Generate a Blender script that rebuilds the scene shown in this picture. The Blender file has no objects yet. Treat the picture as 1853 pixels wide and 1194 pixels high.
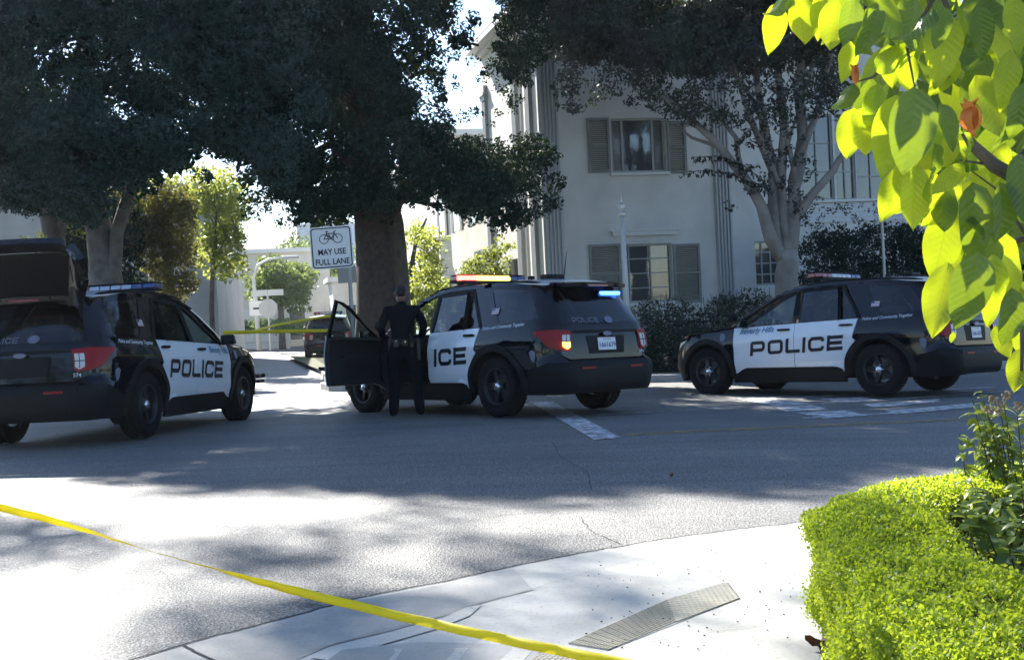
import bpy, bmesh, math, random
import numpy as np
from mathutils import Vector, Matrix
rad = math.radians
sc = bpy.context.scene
rng = random.Random(7)
nrg = np.random.default_rng(11)

# ------------------------------------------------------------------ camera
FPX, PCX, PCY = 2170.0, 926.5, 597.0
PITCH, ROLL, EYE = rad(1.274), rad(2.8), 1.35
_f = Vector((0, math.cos(PITCH), -math.sin(PITCH)))
_u = Vector((0, math.sin(PITCH), math.cos(PITCH)))
_r = Vector((1, 0, 0))
CR = _r * math.cos(ROLL) - _u * math.sin(ROLL)
CU = _u * math.cos(ROLL) + _r * math.sin(ROLL)
cam_d = bpy.data.cameras.new('camera'); cam = bpy.data.objects.new('camera', cam_d)
sc.collection.objects.link(cam); sc.camera = cam
cam_d.sensor_width = 36; cam_d.sensor_fit = 'HORIZONTAL'; cam_d.lens = FPX / 1853 * 36
cam_d.clip_start = 0.05; cam_d.clip_end = 2000
M = Matrix((CR, CU, -_f)).transposed().to_4x4(); M.translation = Vector((0, 0, EYE))
cam.matrix_world = M
cam_d.dof.use_dof = False

# ------------------------------------------------------------------ sky, sun, exposure
SUN_AZ, SUN_EL = rad(27), rad(35)          # azimuth to the left of +Y
world = bpy.data.worlds.new('World'); sc.world = world; world.use_nodes = True
wn = world.node_tree.nodes; wl = world.node_tree.links
sky = wn.new('ShaderNodeTexSky'); sky.sky_type = 'NISHITA'; sky.sun_disc = False
sky.sun_elevation = SUN_EL; sky.sun_rotation = -SUN_AZ; sky.air_density = 1.0; sky.dust_density = .4; sky.ozone_density = 4.5
wl.new(sky.outputs[0], wn['Background'].inputs[0]); wn['Background'].inputs[1].default_value = 0.07
sun_d = bpy.data.lights.new('sun', 'SUN'); sun = bpy.data.objects.new('sun', sun_d); sc.collection.objects.link(sun)
sun_d.energy = 5.0; sun_d.angle = rad(0.55); sun_d.color = (1, 0.96, 0.89)
SUNV = Vector((-math.sin(SUN_AZ) * math.cos(SUN_EL), math.cos(SUN_AZ) * math.cos(SUN_EL), math.sin(SUN_EL)))
sun.rotation_euler = (-SUNV).to_track_quat('-Z', 'Y').to_euler()
sc.view_settings.view_transform = 'Standard'; sc.view_settings.look = 'None'
sc.view_settings.exposure = 1.98; sc.view_settings.gamma = 1.0
sc.view_settings.use_curve_mapping = False
sc.cycles.max_bounces = 6; sc.cycles.transparent_max_bounces = 12
sc.cycles.diffuse_bounces = 3; sc.cycles.glossy_bounces = 3; sc.cycles.transmission_bounces = 4
sc.cycles.volume_bounces = 0
sc.cycles.caustics_reflective = False; sc.cycles.caustics_refractive = False

# ------------------------------------------------------------------ pixel helpers (photo pixels -> points in the place)
def ray(u, v):
    return (_f + CR * ((u - PCX) / FPX) - CU * ((v - PCY) / FPX))
def at(u, v, D):
    d = ray(u, v); return Vector((0, 0, EYE)) + d * (D / d.y)
def F_ground(y):
    pts = [(-60, .30), (0, .20), (4, .14), (8, .055), (10, 0), (20, -.27), (30, -.38), (49, -.52), (80, -.6), (400, -.9)]
    return float(np.interp(y, [p[0] for p in pts], [p[1] for p in pts]))
def gz(x, y):
    q = float(np.interp(x, [-12, -8, -5, -.5, 2, 5, 9, 14], [.11, .10, .087, .05, .0, -.088, -.12, -.13]))
    k = max(0, min(1, 1 - (y - 26) / 12))
    return F_ground(y) + q * k
def gp(u, v, dz=0.0):
    d = ray(u, v); t = 1.0
    for t0 in np.arange(1.5, 160, .25):
        p = Vector((0, 0, EYE)) + d * t0
        if p.z < gz(p.x, p.y) + dz: break
    lo, hi = t0 - .25, t0
    for _ in range(20):
        m = (lo + hi) / 2; p = Vector((0, 0, EYE)) + d * m
        if p.z < gz(p.x, p.y) + dz: hi = m
        else: lo = m
    return p
def plane_hit(u, v, o, n):
    d = ray(u, v); c = Vector((0, 0, EYE)); return c + d * ((o - c).dot(n) / d.dot(n))

# ------------------------------------------------------------------ scene tree helpers
def link(o, parent=None):
    sc.collection.objects.link(o)
    if parent is not None: o.parent = parent
    return o
def mesh_np(name, co, faces, mat, parent=None, smooth=False, loop_len=None):
    """co (n,3), faces either list of tuples or (m,k) array"""
    me = bpy.data.meshes.new(name)
    co = np.asarray(co, dtype=np.float32)
    if isinstance(faces, np.ndarray):
        k = faces.shape[1]; n = len(faces)
        me.vertices.add(len(co)); me.vertices.foreach_set('co', co.ravel())
        me.loops.add(n * k); me.loops.foreach_set('vertex_index', faces.astype(np.int32).ravel())
        me.polygons.add(n); me.polygons.foreach_set('loop_start', np.arange(0, n * k, k, dtype=np.int32))
        me.update(calc_edges=True)
    else:
        me.from_pydata([tuple(map(float, c)) for c in co], [], faces); me.update()
    if smooth: me.polygons.foreach_set('use_smooth', [True] * len(me.polygons))
    if mat is not None: me.materials.append(mat)
    return link(bpy.data.objects.new(name, me), parent)
def bm_obj(name, bm, mat, parent=None, smooth=False):
    me = bpy.data.meshes.new(name); bm.to_mesh(me); bm.free()
    if smooth: me.polygons.foreach_set('use_smooth', [True] * len(me.polygons))
    if mat is not None: me.materials.append(mat)
    return link(bpy.data.objects.new(name, me), parent)
def tag(o, label=None, cat=None, group=None, kind=None):
    if label: o['label'] = label
    if cat: o['category'] = cat
    if group: o['group'] = group
    if kind: o['kind'] = kind
    return o
def thing(name, loc, label, cat, group=None, rz=0.0):
    o = bpy.data.objects.new(name, None); o.empty_display_size = .2
    o.location = loc; o.rotation_euler = (0, 0, rz); link(o); tag(o, label, cat, group); return o
def struct(name, o_fn=None): pass
def kids(o): return [c for c in sc.collection.objects if c.parent == o]
def copy_tree(o, parent=None):
    c = o.copy(); link(c)
    if parent is not None:
        c.parent = parent
    for ch in list(o.children): copy_tree(ch, c)
    return c

class MB:
    """collects simple solids for one mesh"""
    def __init__(s): s.v = []; s.f = []
    def box(s, c, d, m=None):
        n = len(s.v)
        for dx in (-.5, .5):
            for dy in (-.5, .5):
                for dz in (-.5, .5):
                    p = Vector((dx * d[0], dy * d[1], dz * d[2]))
                    if m is not None: p = m @ p
                    s.v.append(tuple(Vector(c) + p))
        for q in ((0,1,3,2),(4,6,7,5),(0,4,5,1),(2,3,7,6),(0,2,6,4),(1,5,7,3)): s.f.append(tuple(n + i for i in q))
        return s
    def hexa(s, P):
        n = len(s.v); s.v += [tuple(p) for p in P]
        for q in ((0,3,2,1),(4,5,6,7),(0,1,5,4),(1,2,6,5),(2,3,7,6),(3,0,4,7)): s.f.append(tuple(n + i for i in q))
        return s
    def tube(s, pts, rads, seg=8, cap=True, wob=0):
        pts = [Vector(p) for p in pts]
        if not hasattr(rads, '__len__'): rads = [rads] * len(pts)
        n0 = len(s.v); ref = Vector((0.13, .21, 1)).normalized()
        for i, p in enumerate(pts):
            t = (pts[min(i + 1, len(pts) - 1)] - pts[max(i - 1, 0)]).normalized()
            a = t.cross(ref)
            if a.length < .15: a = t.cross(Vector((1, 0, 0)))
            a.normalize(); b = t.cross(a).normalized()
            for k in range(seg):
                an = 2 * math.pi * k / seg
                rr = rads[i] * (1 + (wob * math.sin(3 * an + i * .35) + wob * .6 * math.sin(5 * an - i * .5) if wob else 0))
                s.v.append(tuple(p + (a * math.cos(an) + b * math.sin(an)) * rr))
        for i in range(len(pts) - 1):
            for k in range(seg):
                a0 = n0 + i * seg + k; a1 = n0 + i * seg + (k + 1) % seg
                s.f.append((a0, a1, a1 + seg, a0 + seg))
        if cap:
            s.f.append(tuple(n0 + k for k in range(seg))[::-1]); e = n0 + (len(pts) - 1) * seg
            s.f.append(tuple(e + k for k in range(seg)))
        return s
    def lathe(s, prof, seg=24, m=None):
        """prof: (r, h) around local z"""
        n0 = len(s.v)
        for r, h in prof:
            for k in range(seg):
                a = 2 * math.pi * k / seg; p = Vector((r * math.cos(a), r * math.sin(a), h))
                s.v.append(tuple(m @ p if m is not None else p))
        for i in range(len(prof) - 1):
            for k in range(seg):
                a0 = n0 + i * seg + k; a1 = n0 + i * seg + (k + 1) % seg
                s.f.append((a0, a1, a1 + seg, a0 + seg))
        return s
    def quad(s, a, b, c, d):
        n = len(s.v); s.v += [tuple(a), tuple(b), tuple(c), tuple(d)]; s.f.append((n, n + 1, n + 2, n + 3)); return s
    def poly(s, P):
        n = len(s.v); s.v += [tuple(p) for p in P]; s.f.append(tuple(range(n, n + len(P)))); return s
    def prism(s, P, dvec):
        n = len(s.v); k = len(P); dvec = Vector(dvec)
        s.v += [tuple(p) for p in P] + [tuple(Vector(p) + dvec) for p in P]
        s.f.append(tuple(range(n, n + k))[::-1]); s.f.append(tuple(range(n + k, n + 2 * k)))
        for i in range(k):
            j = (i + 1) % k; s.f.append((n + i, n + j, n + k + j, n + k + i))
        return s
    def build(s, name, mat, parent=None, smooth=False, bevel=0):
        me = bpy.data.meshes.new(name); me.from_pydata(s.v, [], s.f); me.update()
        bm = bmesh.new(); bm.from_mesh(me); bmesh.ops.recalc_face_normals(bm, faces=bm.faces); bm.to_mesh(me); bm.free()
        if smooth: me.polygons.foreach_set('use_smooth', [True] * len(me.polygons))
        if mat is not None: me.materials.append(mat)
        o = link(bpy.data.objects.new(name, me), parent)
        if bevel:
            md = o.modifiers.new('bevel', 'BEVEL'); md.width = bevel; md.segments = 2; md.limit_method = 'ANGLE'
        return o

# ------------------------------------------------------------------ materials
def mat(name, col, rough=.6, metal=0, spec=.5, bump=0, bscale=20, var=None, vscale=3, emit=None, estr=0, coat=0, trans=0, alpha=None, sheen=0):
    m = bpy.data.materials.new(name); m.use_nodes = True; nt = m.node_tree; b = nt.nodes['Principled BSDF']
    b.inputs['Base Color'].default_value = (*col, 1); b.inputs['Roughness'].default_value = rough
    b.inputs['Metallic'].default_value = metal; b.inputs['Specular IOR Level'].default_value = spec
    b.inputs['Coat Weight'].default_value = coat; b.inputs['Coat Roughness'].default_value = .04
    tc = nt.nodes.new('ShaderNodeTexCoord')
    if var is not None:
        n1 = nt.nodes.new('ShaderNodeTexNoise'); n1.inputs['Scale'].default_value = vscale; n1.inputs['Detail'].default_value = 6
        nt.links.new(tc.outputs['Object'], n1.inputs['Vector'])
        cr = nt.nodes.new('ShaderNodeValToRGB'); cr.color_ramp.elements[0].color = (*col, 1); cr.color_ramp.elements[1].color = (*var, 1)
        cr.color_ramp.elements[0].position = .35; cr.color_ramp.elements[1].position = .65
        nt.links.new(n1.outputs['Fac'], cr.inputs[0]); nt.links.new(cr.outputs[0], b.inputs['Base Color'])
    if bump:
        n2 = nt.nodes.new('ShaderNodeTexNoise'); n2.inputs['Scale'].default_value = bscale; n2.inputs['Detail'].default_value = 8
        nt.links.new(tc.outputs['Object'], n2.inputs['Vector'])
        bp = nt.nodes.new('ShaderNodeBump'); bp.inputs['Strength'].default_value = bump; bp.inputs['Distance'].default_value = .02
        nt.links.new(n2.outputs['Fac'], bp.inputs['Height']); nt.links.new(bp.outputs[0], b.inputs['Normal'])
    if emit: b.inputs['Emission Color'].default_value = (*emit, 1); b.inputs['Emission Strength'].default_value = estr
    if trans: b.inputs['Transmission Weight'].default_value = trans
    return m
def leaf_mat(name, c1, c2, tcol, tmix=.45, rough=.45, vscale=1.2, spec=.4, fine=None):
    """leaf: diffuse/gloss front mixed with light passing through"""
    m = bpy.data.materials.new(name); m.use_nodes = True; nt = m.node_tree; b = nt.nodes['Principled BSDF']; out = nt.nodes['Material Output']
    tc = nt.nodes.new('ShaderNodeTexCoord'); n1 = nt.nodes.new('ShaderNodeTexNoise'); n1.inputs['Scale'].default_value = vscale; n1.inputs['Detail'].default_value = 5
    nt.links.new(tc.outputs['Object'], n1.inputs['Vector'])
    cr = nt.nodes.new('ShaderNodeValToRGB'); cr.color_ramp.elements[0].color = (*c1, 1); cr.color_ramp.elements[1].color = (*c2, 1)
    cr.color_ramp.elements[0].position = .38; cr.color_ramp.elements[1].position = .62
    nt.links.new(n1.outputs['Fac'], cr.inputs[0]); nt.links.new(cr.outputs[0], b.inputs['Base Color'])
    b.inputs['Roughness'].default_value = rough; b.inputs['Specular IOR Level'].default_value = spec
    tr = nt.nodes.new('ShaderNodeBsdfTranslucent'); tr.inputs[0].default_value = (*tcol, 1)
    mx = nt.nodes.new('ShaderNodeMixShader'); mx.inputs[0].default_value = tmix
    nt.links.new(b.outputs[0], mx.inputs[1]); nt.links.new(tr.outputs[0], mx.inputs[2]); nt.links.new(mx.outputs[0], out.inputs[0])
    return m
def glass_mat(name, tint, clear=.5, rough=.01):
    """tinted pane: see-through part plus mirror reflection by angle"""
    m = bpy.data.materials.new(name); m.use_nodes = True; nt = m.node_tree; out = nt.nodes['Material Output']; nt.nodes.remove(nt.nodes['Principled BSDF'])
    t = nt.nodes.new('ShaderNodeBsdfTransparent'); t.inputs[0].default_value = (*[c * clear for c in tint], 1)
    g = nt.nodes.new('ShaderNodeBsdfGlossy'); g.inputs[0].default_value = (1, 1, 1, 1); g.inputs['Roughness'].default_value = rough
    ge = nt.nodes.new('ShaderNodeNewGeometry'); dt = nt.nodes.new('ShaderNodeVectorMath'); dt.operation = 'DOT_PRODUCT'; nt.links.new(ge.outputs['Incoming'], dt.inputs[0]); nt.links.new(ge.outputs['Normal'], dt.inputs[1])
    def mth(op, a, b=None):
        q = nt.nodes.new('ShaderNodeMath'); q.operation = op; nt.links.new(a, q.inputs[0])
        if b is not None: q.inputs[1].default_value = b
        return q.outputs[0]
    ab = mth('ABSOLUTE', dt.outputs['Value']); inv = nt.nodes.new('ShaderNodeMath'); inv.operation = 'SUBTRACT'; inv.inputs[0].default_value = 1; nt.links.new(ab, inv.inputs[1])
    fr_ = mth('ADD', mth('MULTIPLY', mth('POWER', inv.outputs[0], 4), .9), .06)
    mx = nt.nodes.new('ShaderNodeMixShader'); nt.links.new(fr_, mx.inputs[0]); nt.links.new(t.outputs[0], mx.inputs[1]); nt.links.new(g.outputs[0], mx.inputs[2])
    nt.links.new(mx.outputs[0], out.inputs[0]); return m
# ================================================================== GROUND
def asphalt_mat():
    m = bpy.data.materials.new('asphalt'); m.use_nodes = True; nt = m.node_tree; b = nt.nodes['Principled BSDF']; N = nt.nodes.new; L = nt.links.new
    tc = N('ShaderNodeTexCoord')
    fine = N('ShaderNodeTexNoise'); fine.inputs['Scale'].default_value = 75; fine.inputs['Detail'].default_value = 4; fine.inputs['Roughness'].default_value = .75
    L(tc.outputs['Object'], fine.inputs['Vector'])
    vor = N('ShaderNodeTexVoronoi'); vor.inputs['Scale'].default_value = 95; L(tc.outputs['Object'], vor.inputs['Vector'])
    big = N('ShaderNodeTexNoise'); big.inputs['Scale'].default_value = .55; big.inputs['Detail'].default_value = 6; L(tc.outputs['Object'], big.inputs['Vector'])
    mp = N('ShaderNodeMapping'); mp.inputs['Scale'].default_value = (.25, 2.2, 1); mp.inputs['Rotation'].default_value = (0, 0, .2); L(tc.outputs['Object'], mp.inputs['Vector'])
    st = N('ShaderNodeTexNoise'); st.inputs['Scale'].default_value = 1.3; st.inputs['Detail'].default_value = 5; L(mp.outputs[0], st.inputs['Vector'])
    cr = N('ShaderNodeValToRGB'); e = cr.color_ramp.elements
    e[0].position = .34; e[0].color = (.035, .034, .033, 1); e[1].position = .68; e[1].color = (.50, .495, .48, 1); x = e.new(.52); x.color = (.15, .148, .145, 1)
    L(fine.outputs['Fac'], cr.inputs[0])
    c2 = N('ShaderNodeValToRGB'); c2.color_ramp.elements[0].position = .3; c2.color_ramp.elements[0].color = (.66, .66, .66, 1); c2.color_ramp.elements[1].position = .7; c2.color_ramp.elements[1].color = (1.2, 1.19, 1.15, 1)
    ad = N('ShaderNodeMath'); ad.operation = 'ADD'; ml = N('ShaderNodeMath'); ml.operation = 'MULTIPLY'; ml.inputs[1].default_value = .5
    L(big.outputs['Fac'], ad.inputs[0]); L(st.outputs['Fac'], ad.inputs[1]); L(ad.outputs[0], ml.inputs[0]); L(ml.outputs[0], c2.inputs[0])
    mu = N('ShaderNodeMixRGB'); mu.blend_type = 'MULTIPLY'; mu.inputs[0].default_value = 1; L(cr.outputs[0], mu.inputs[1]); L(c2.outputs[0], mu.inputs[2])
    L(mu.outputs[0], b.inputs['Base Color'])
    b.inputs['Roughness'].default_value = .62; b.inputs['Specular IOR Level'].default_value = .4
    bp = N('ShaderNodeBump'); bp.inputs['Strength'].default_value = .8; bp.inputs['Distance'].default_value = .006
    L(vor.outputs['Distance'], bp.inputs['Height']); b2 = N('ShaderNodeBump'); b2.inputs['Strength'].default_value = .5; b2.inputs['Distance'].default_value = .012
    L(fine.outputs['Fac'], b2.inputs['Height']); L(bp.outputs[0], b2.inputs['Normal']); L(b2.outputs[0], b.inputs['Normal'])
    return m
def concrete_mat(name, c1, c2, scale=2.5):
    m = bpy.data.materials.new(name); m.use_nodes = True; nt = m.node_tree; b = nt.nodes['Principled BSDF']; N = nt.nodes.new; L = nt.links.new
    tc = N('ShaderNodeTexCoord'); n1 = N('ShaderNodeTexNoise'); n1.inputs['Scale'].default_value = scale; n1.inputs['Detail'].default_value = 9; n1.inputs['Roughness'].default_value = .62; L(tc.outputs['Object'], n1.inputs['Vector'])
    cr = N('ShaderNodeValToRGB'); cr.color_ramp.elements[0].position = .3; cr.color_ramp.elements[0].color = (*c1, 1); cr.color_ramp.elements[1].position = .65; cr.color_ramp.elements[1].color = (*c2, 1)
    L(n1.outputs['Fac'], cr.inputs[0])
    n2 = N('ShaderNodeTexNoise'); n2.inputs['Scale'].default_value = 60; n2.inputs['Detail'].default_value = 4; L(tc.outputs['Object'], n2.inputs['Vector'])
    c3 = N('ShaderNodeValToRGB'); c3.color_ramp.elements[0].position = .28; c3.color_ramp.elements[0].color = (.55, .53, .5, 1); c3.color_ramp.elements[1].position = .42; c3.color_ramp.elements[1].color = (1, 1, 1, 1)
    L(n2.outputs['Fac'], c3.inputs[0])
    mu = N('ShaderNodeMixRGB'); mu.blend_type = 'MULTIPLY'; mu.inputs[0].default_value = .6; L(cr.outputs[0], mu.inputs[1]); L(c3.outputs[0], mu.inputs[2]); L(mu.outputs[0], b.inputs['Base Color'])
    b.inputs['Roughness'].default_value = .8
    bp = N('ShaderNodeBump'); bp.inputs['Strength'].default_value = .35; bp.inputs['Distance'].default_value = .005; L(n2.outputs['Fac'], bp.inputs['Height']); L(bp.outputs[0], b.inputs['Normal'])
    return m
M_asph = asphalt_mat(); M_conc = concrete_mat('sidewalk_concrete', (.40, .385, .35), (.56, .54, .49)); M_gutter = concrete_mat('gutter_concrete', (.25, .245, .235), (.42, .41, .38), 1.2)
M_kerb = concrete_mat('kerb_concrete', (.28, .27, .25), (.42, .4, .37), 4)
def worn_paint(name, col):
    m = bpy.data.materials.new(name); m.use_nodes = True; nt = m.node_tree; b = nt.nodes['Principled BSDF']; N = nt.nodes.new; L = nt.links.new
    tc = N('ShaderNodeTexCoord'); n1 = N('ShaderNodeTexNoise'); n1.inputs['Scale'].default_value = 9; n1.inputs['Detail'].default_value = 10; n1.inputs['Roughness'].default_value = .75; L(tc.outputs['Object'], n1.inputs['Vector'])
    cr = N('ShaderNodeValToRGB'); cr.color_ramp.elements[0].position = .44; cr.color_ramp.elements[0].color = (.15, .15, .145, 1); cr.color_ramp.elements[1].position = .54; cr.color_ramp.elements[1].color = (*col, 1)
    L(n1.outputs['Fac'], cr.inputs[0]); L(cr.outputs[0], b.inputs['Base Color']); b.inputs['Roughness'].default_value = .6; return m
M_white_line = worn_paint('worn_white_paint', (.62, .62, .62)); M_yellow_line = worn_paint('worn_yellow_paint', (.55, .36, .08))
M_dark_gap = mat('dark_joint', (.02, .019, .018), .95); M_score = mat('score_line', (.24, .23, .20), .95)

def ground_sheet(name, xs, ys, mat_, dz=0):
    co = [(x, y, gz(x, y) + dz) for y in ys for x in xs]; nx = len(xs)
    f = np.array([(j * nx + i, j * nx + i + 1, (j + 1) * nx + i + 1, (j + 1) * nx + i) for j in range(len(ys) - 1) for i in range(nx - 1)])
    return tag(mesh_np(name, co, f, mat_, smooth=True), kind='structure')
xs = sorted(set([-600, -300, -150, -80, -50, -35, -25, -.5] + [x * 1.0 for x in range(-18, 19)] + [25, 35, 50, 80, 150, 300, 600]))
ys = sorted(set([-60, -30, -15, -8, -4] + [y * .5 for y in range(-4, 61)] + list(range(31, 60, 3)) + [60, 70, 80, 100, 140, 200, 300, 450, 700]))
ground_sheet('road', xs, ys, M_asph)

def drape(name, poly, mat_, dz, step=.5, kind='structure', thick=0, parent=None):
    """polygon (xy list) cut into a grid and laid over the ground dz above it; thick > 0 adds side faces downwards"""
    bm = bmesh.new(); vs = [bm.verts.new((p[0], p[1], 0)) for p in poly]; bm.faces.new(vs)
    bmesh.ops.triangulate(bm, faces=bm.faces[:])
    for ax, lo, hi in ((0, min(p[0] for p in poly), max(p[0] for p in poly)), (1, min(p[1] for p in poly), max(p[1] for p in poly))):
        c = math.ceil(lo / step) * step
        while c < hi:
            no = (1, 0, 0) if ax == 0 else (0, 1, 0); pc = (c, 0, 0) if ax == 0 else (0, c, 0)
            bmesh.ops.bisect_plane(bm, geom=bm.verts[:] + bm.edges[:] + bm.faces[:], plane_co=pc, plane_no=no); c += step
    for v in bm.verts: v.co.z = gz(v.co.x, v.co.y) + dz
    bmesh.ops.recalc_face_normals(bm, faces=bm.faces)
    for f in bm.faces:
        if f.normal.z < 0: f.normal_flip()
    if thick:
        r = bmesh.ops.extrude_edge_only(bm, edges=[e for e in bm.edges if e.is_boundary])
        for v in [g for g in r['geom'] if isinstance(g, bmesh.types.BMVert)]: v.co.z -= thick
        bmesh.ops.recalc_face_normals(bm, faces=bm.faces)
    o = bm_obj(name, bm, mat_, parent)
    if kind: o['kind'] = kind
    return o
def strip(p, q, w):
    p = Vector((p[0], p[1])); q = Vector((q[0], q[1])); d = (q - p).normalized(); n = Vector((-d.y, d.x)) * w / 2
    return [p + n, p - n, q - n, q + n]
def line_strip(pts, w):
    """polyline ribbon outline"""
    P = [Vector((p[0], p[1])) for p in pts]; L_, R_ = [], []
    for i, p in enumerate(P):
        d = (P[min(i + 1, len(P) - 1)] - P[max(i - 1, 0)]).normalized(); n = Vector((-d.y, d.x)) * w / 2
        L_.append(p + n); R_.append(p - n)
    return L_ + R_[::-1]
def ex(p, q, k):   # point on line pq beyond q by k metres
    p = Vector((p[0], p[1])); q = Vector((q[0], q[1])); return q + (q - p).normalized() * k

# road markings on the cross street (pixel -> ground)
a, b_ = gp(1130, 787), gp(1780, 757)
for k in (-.07, .07):
    n = Vector((-(b_ - a).y, (b_ - a).x)).normalized() * k
    drape('centre_line', strip((a.x + n.x, a.y + n.y), ex((a.x, a.y), (b_.x, b_.y), 6) + n, .055), M_yellow_line, .004)
a2, b2 = gp(1080, 751), gp(1780, 711)
drape('lane_line', strip((a2.x, a2.y), ex((a2.x, a2.y), (b2.x, b2.y), 8), .10), M_white_line, .004)
q = [gp(*p) for p in ((958, 727), (1000, 727), (1124, 793), (1074, 796))]
drape('stop_line', [(p.x, p.y) for p in q], M_white_line, .007)
for quad in (((1335, 723), (1400, 721), (1470, 731), (1400, 734)), ((1400, 736), (1470, 733), (1500, 741), (1420, 745)), ((1440, 747), (1530, 743), (1570, 752), (1490, 758)),
             ((1480, 722), (1560, 719), (1600, 725), (1520, 729)), ((1560, 731), (1700, 722), (1700, 727), (1580, 738)), ((1600, 743), (1760, 730), (1765, 736), (1620, 750))):
    P = [gp(*p) for p in quad]; drape('crosswalk_marking', [(p.x, p.y) for p in P], M_white_line, .006)
a3, b3 = gp(1330, 722), gp(1800, 700); drape('crosswalk_line', strip((a3.x, a3.y), (b3.x, b3.y), .14), M_white_line, .004)
a3, b3 = gp(1455, 757), gp(1800, 733); drape('crosswalk_line', strip((a3.x, a3.y), (b3.x, b3.y), .12), M_white_line, .004)
# cracks in the asphalt
for pts in ([(1000, 800), (1012, 822), (1030, 835), (1060, 852), (1068, 874), (1076, 892)], [(1050, 935), (1062, 950), (1070, 962), (1100, 975), (1138, 992)], [(560, 850), (640, 838), (700, 832), (790, 836)],
            [(870, 938), (930, 930), (1048, 922)], [(150, 850), (210, 845), (320, 836)]):
    P = [gp(*p) for p in pts]; Q = []
    for i in range(len(P) - 1):
        for t in (0, .33, .66): v = P[i].lerp(P[i + 1], t); Q.append((v.x + rng.uniform(-.012, .012), v.y + rng.uniform(-.03, .03)))
    drape('road_crack', line_strip(Q, .005), M_dark_gap, .003, step=50)

# near corner: concrete curb ramp, flush with the road
edge = [gp(*p) for p in ((-200, 1330), (60, 1255), (330, 1170), (500, 1126), (650, 1085), (790, 1058), (930, 1027), (1060, 1002), (1200, 978), (1320, 962), (1440, 948), (1600, 930), (1900, 905), (2400, 870))]
E2 = [(p.x, p.y) for p in edge]
ap = drape('sidewalk', E2 + [(E2[-1][0], -6), (E2[0][0] - .5, -6)], M_conc, .006, step=.4)
# dark open joint between road and concrete, ragged
Q = []
for i in range(len(edge) - 1):
    for t in (0, .125, .25, .375, .5, .625, .75, .875):
        v = edge[i].lerp(edge[i + 1], t); Q.append((v.x + rng.uniform(-.003, .003), v.y + rng.uniform(-.008, .008) + .006))
drape('pavement_joint', line_strip(Q, .014), M_dark_gap, .009, step=50)
# gutter pan, darker concrete along the joint
def px_poly(name, pts, m_, dz, step=.4):
    P = [gp(*p) for p in pts]; return drape(name, [(p.x, p.y) for p in P], m_, dz, step)
px_poly('gutter', [(240, 1203), (330, 1174), (500, 1130), (650, 1089), (790, 1062), (930, 1031), (965, 1070), (880, 1092), (800, 1119), (700, 1146), (600, 1170), (520, 1205), (380, 1250)], M_gutter, .008)
def px_line(name, pts, w, dz=.0115, m_=None):
    P = [gp(*p) for p in pts]; Q = []
    for i in range(len(P) - 1):
        for t in (0, .25, .5, .75): v = P[i].lerp(P[i + 1], t); Q.append((v.x + rng.uniform(-.002, .002), v.y + rng.uniform(-.003, .003)))
    Q.append((P[-1].x, P[-1].y)); return drape(name, line_strip(Q, w), m_ or M_dark_gap, dz, step=50)
px_line('pavement_joint', [(330, 1171), (352, 1183), (400, 1205)], .011)
px_line('pavement_joint', [(560, 1182), (700, 1142), (798, 1119), (880, 1090), (967, 1069)], .004, m_=M_score)
px_line('pavement_joint', [(838, 1117), (895, 1118)], .003, m_=M_score)
px_line('pavement_joint', [(1226, 986), (1250, 1008), (1290, 1040), (1310, 1056)], .0025, m_=M_score)
px_line('pavement_joint', [(1100, 1176), (1250, 1150), (1410, 1130)], .0025, m_=M_score)
px_line('pavement_joint', [(900, 1090), (1000, 1058), (1100, 1028), (1210, 1000)], .002, m_=M_score)
# smooth pale flare of the ramp
px_poly('ramp_flare', [(560, 1194), (640, 1172), (760, 1140), (845, 1102), (872, 1098), (850, 1118), (790, 1142), (700, 1168), (600, 1200)], M_conc, .010)
# grooved ramp borders: rows of little concrete ribs
def grooved(name, quad, n, w=.5):
    a, b, c, d = [gp(*p) for p in quad]; mb = MB()
    for i in range(n):
        t = (i + .5) / n; p = a.lerp(d, t); r = b.lerp(c, t); k = 14
        for j in range(k):
            q0 = p.lerp(r, j / k + .006); q1 = p.lerp(r, (j + 1) / k - .004); dv = (r - p).normalized(); nn = Vector((-dv.y, dv.x, 0)) * (a - d).length / n * w / 2
            z = Vector((0, 0, .0112)); zb = Vector((0, 0, .007))
            mb.hexa([q0 + nn + zb, q0 - nn + zb, q1 - nn + zb, q1 + nn + zb, q0 + nn + z, q0 - nn + z, q1 - nn + z, q1 + nn + z])
    o = mb.build(name, M_kerb); tag(o, kind='structure'); return o
M_groove = concrete_mat('grooved_concrete', (.30, .28, .22), (.42, .39, .32), 3)
px_poly('grooved_border_base', [(1027, 1168), (1205, 1089), (1315, 1057), (1337, 1086), (1101, 1180)], M_conc, .008)
g1 = grooved('grooved_border', [(1205, 1089), (1315, 1057), (1337, 1086), (1222, 1130)], 11, .62); g1.data.materials[0] = M_groove
g2 = grooved('grooved_border', [(1027, 1168), (1205, 1089), (1222, 1130), (1101, 1180)], 13, .62); g2.data.materials[0] = M_groove
px_poly('grooved_border_base', [(900, 1225), (990, 1180), (1060, 1184), (1020, 1225)], M_conc, .008)
g4 = grooved('grooved_border', [(900, 1225), (990, 1180), (1060, 1184), (1020, 1225)], 9, .62); g4.data.materials[0] = M_groove
px_poly('grooved_border_base', [(560, 1222), (620, 1180), (760, 1166), (990, 1172), (940, 1222)], M_gutter, .011)
g3 = grooved('brick_score_border', [(600, 1218), (625, 1180), (985, 1174), (940, 1218)], 3, .85); g3.data.materials[0] = M_conc

# far side: kerb line along the building, and block to the left of the side street
def block(name, poly, top=.13):
    return drape(name, poly, M_conc, top, step=1.0, thick=top + .05)
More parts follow.
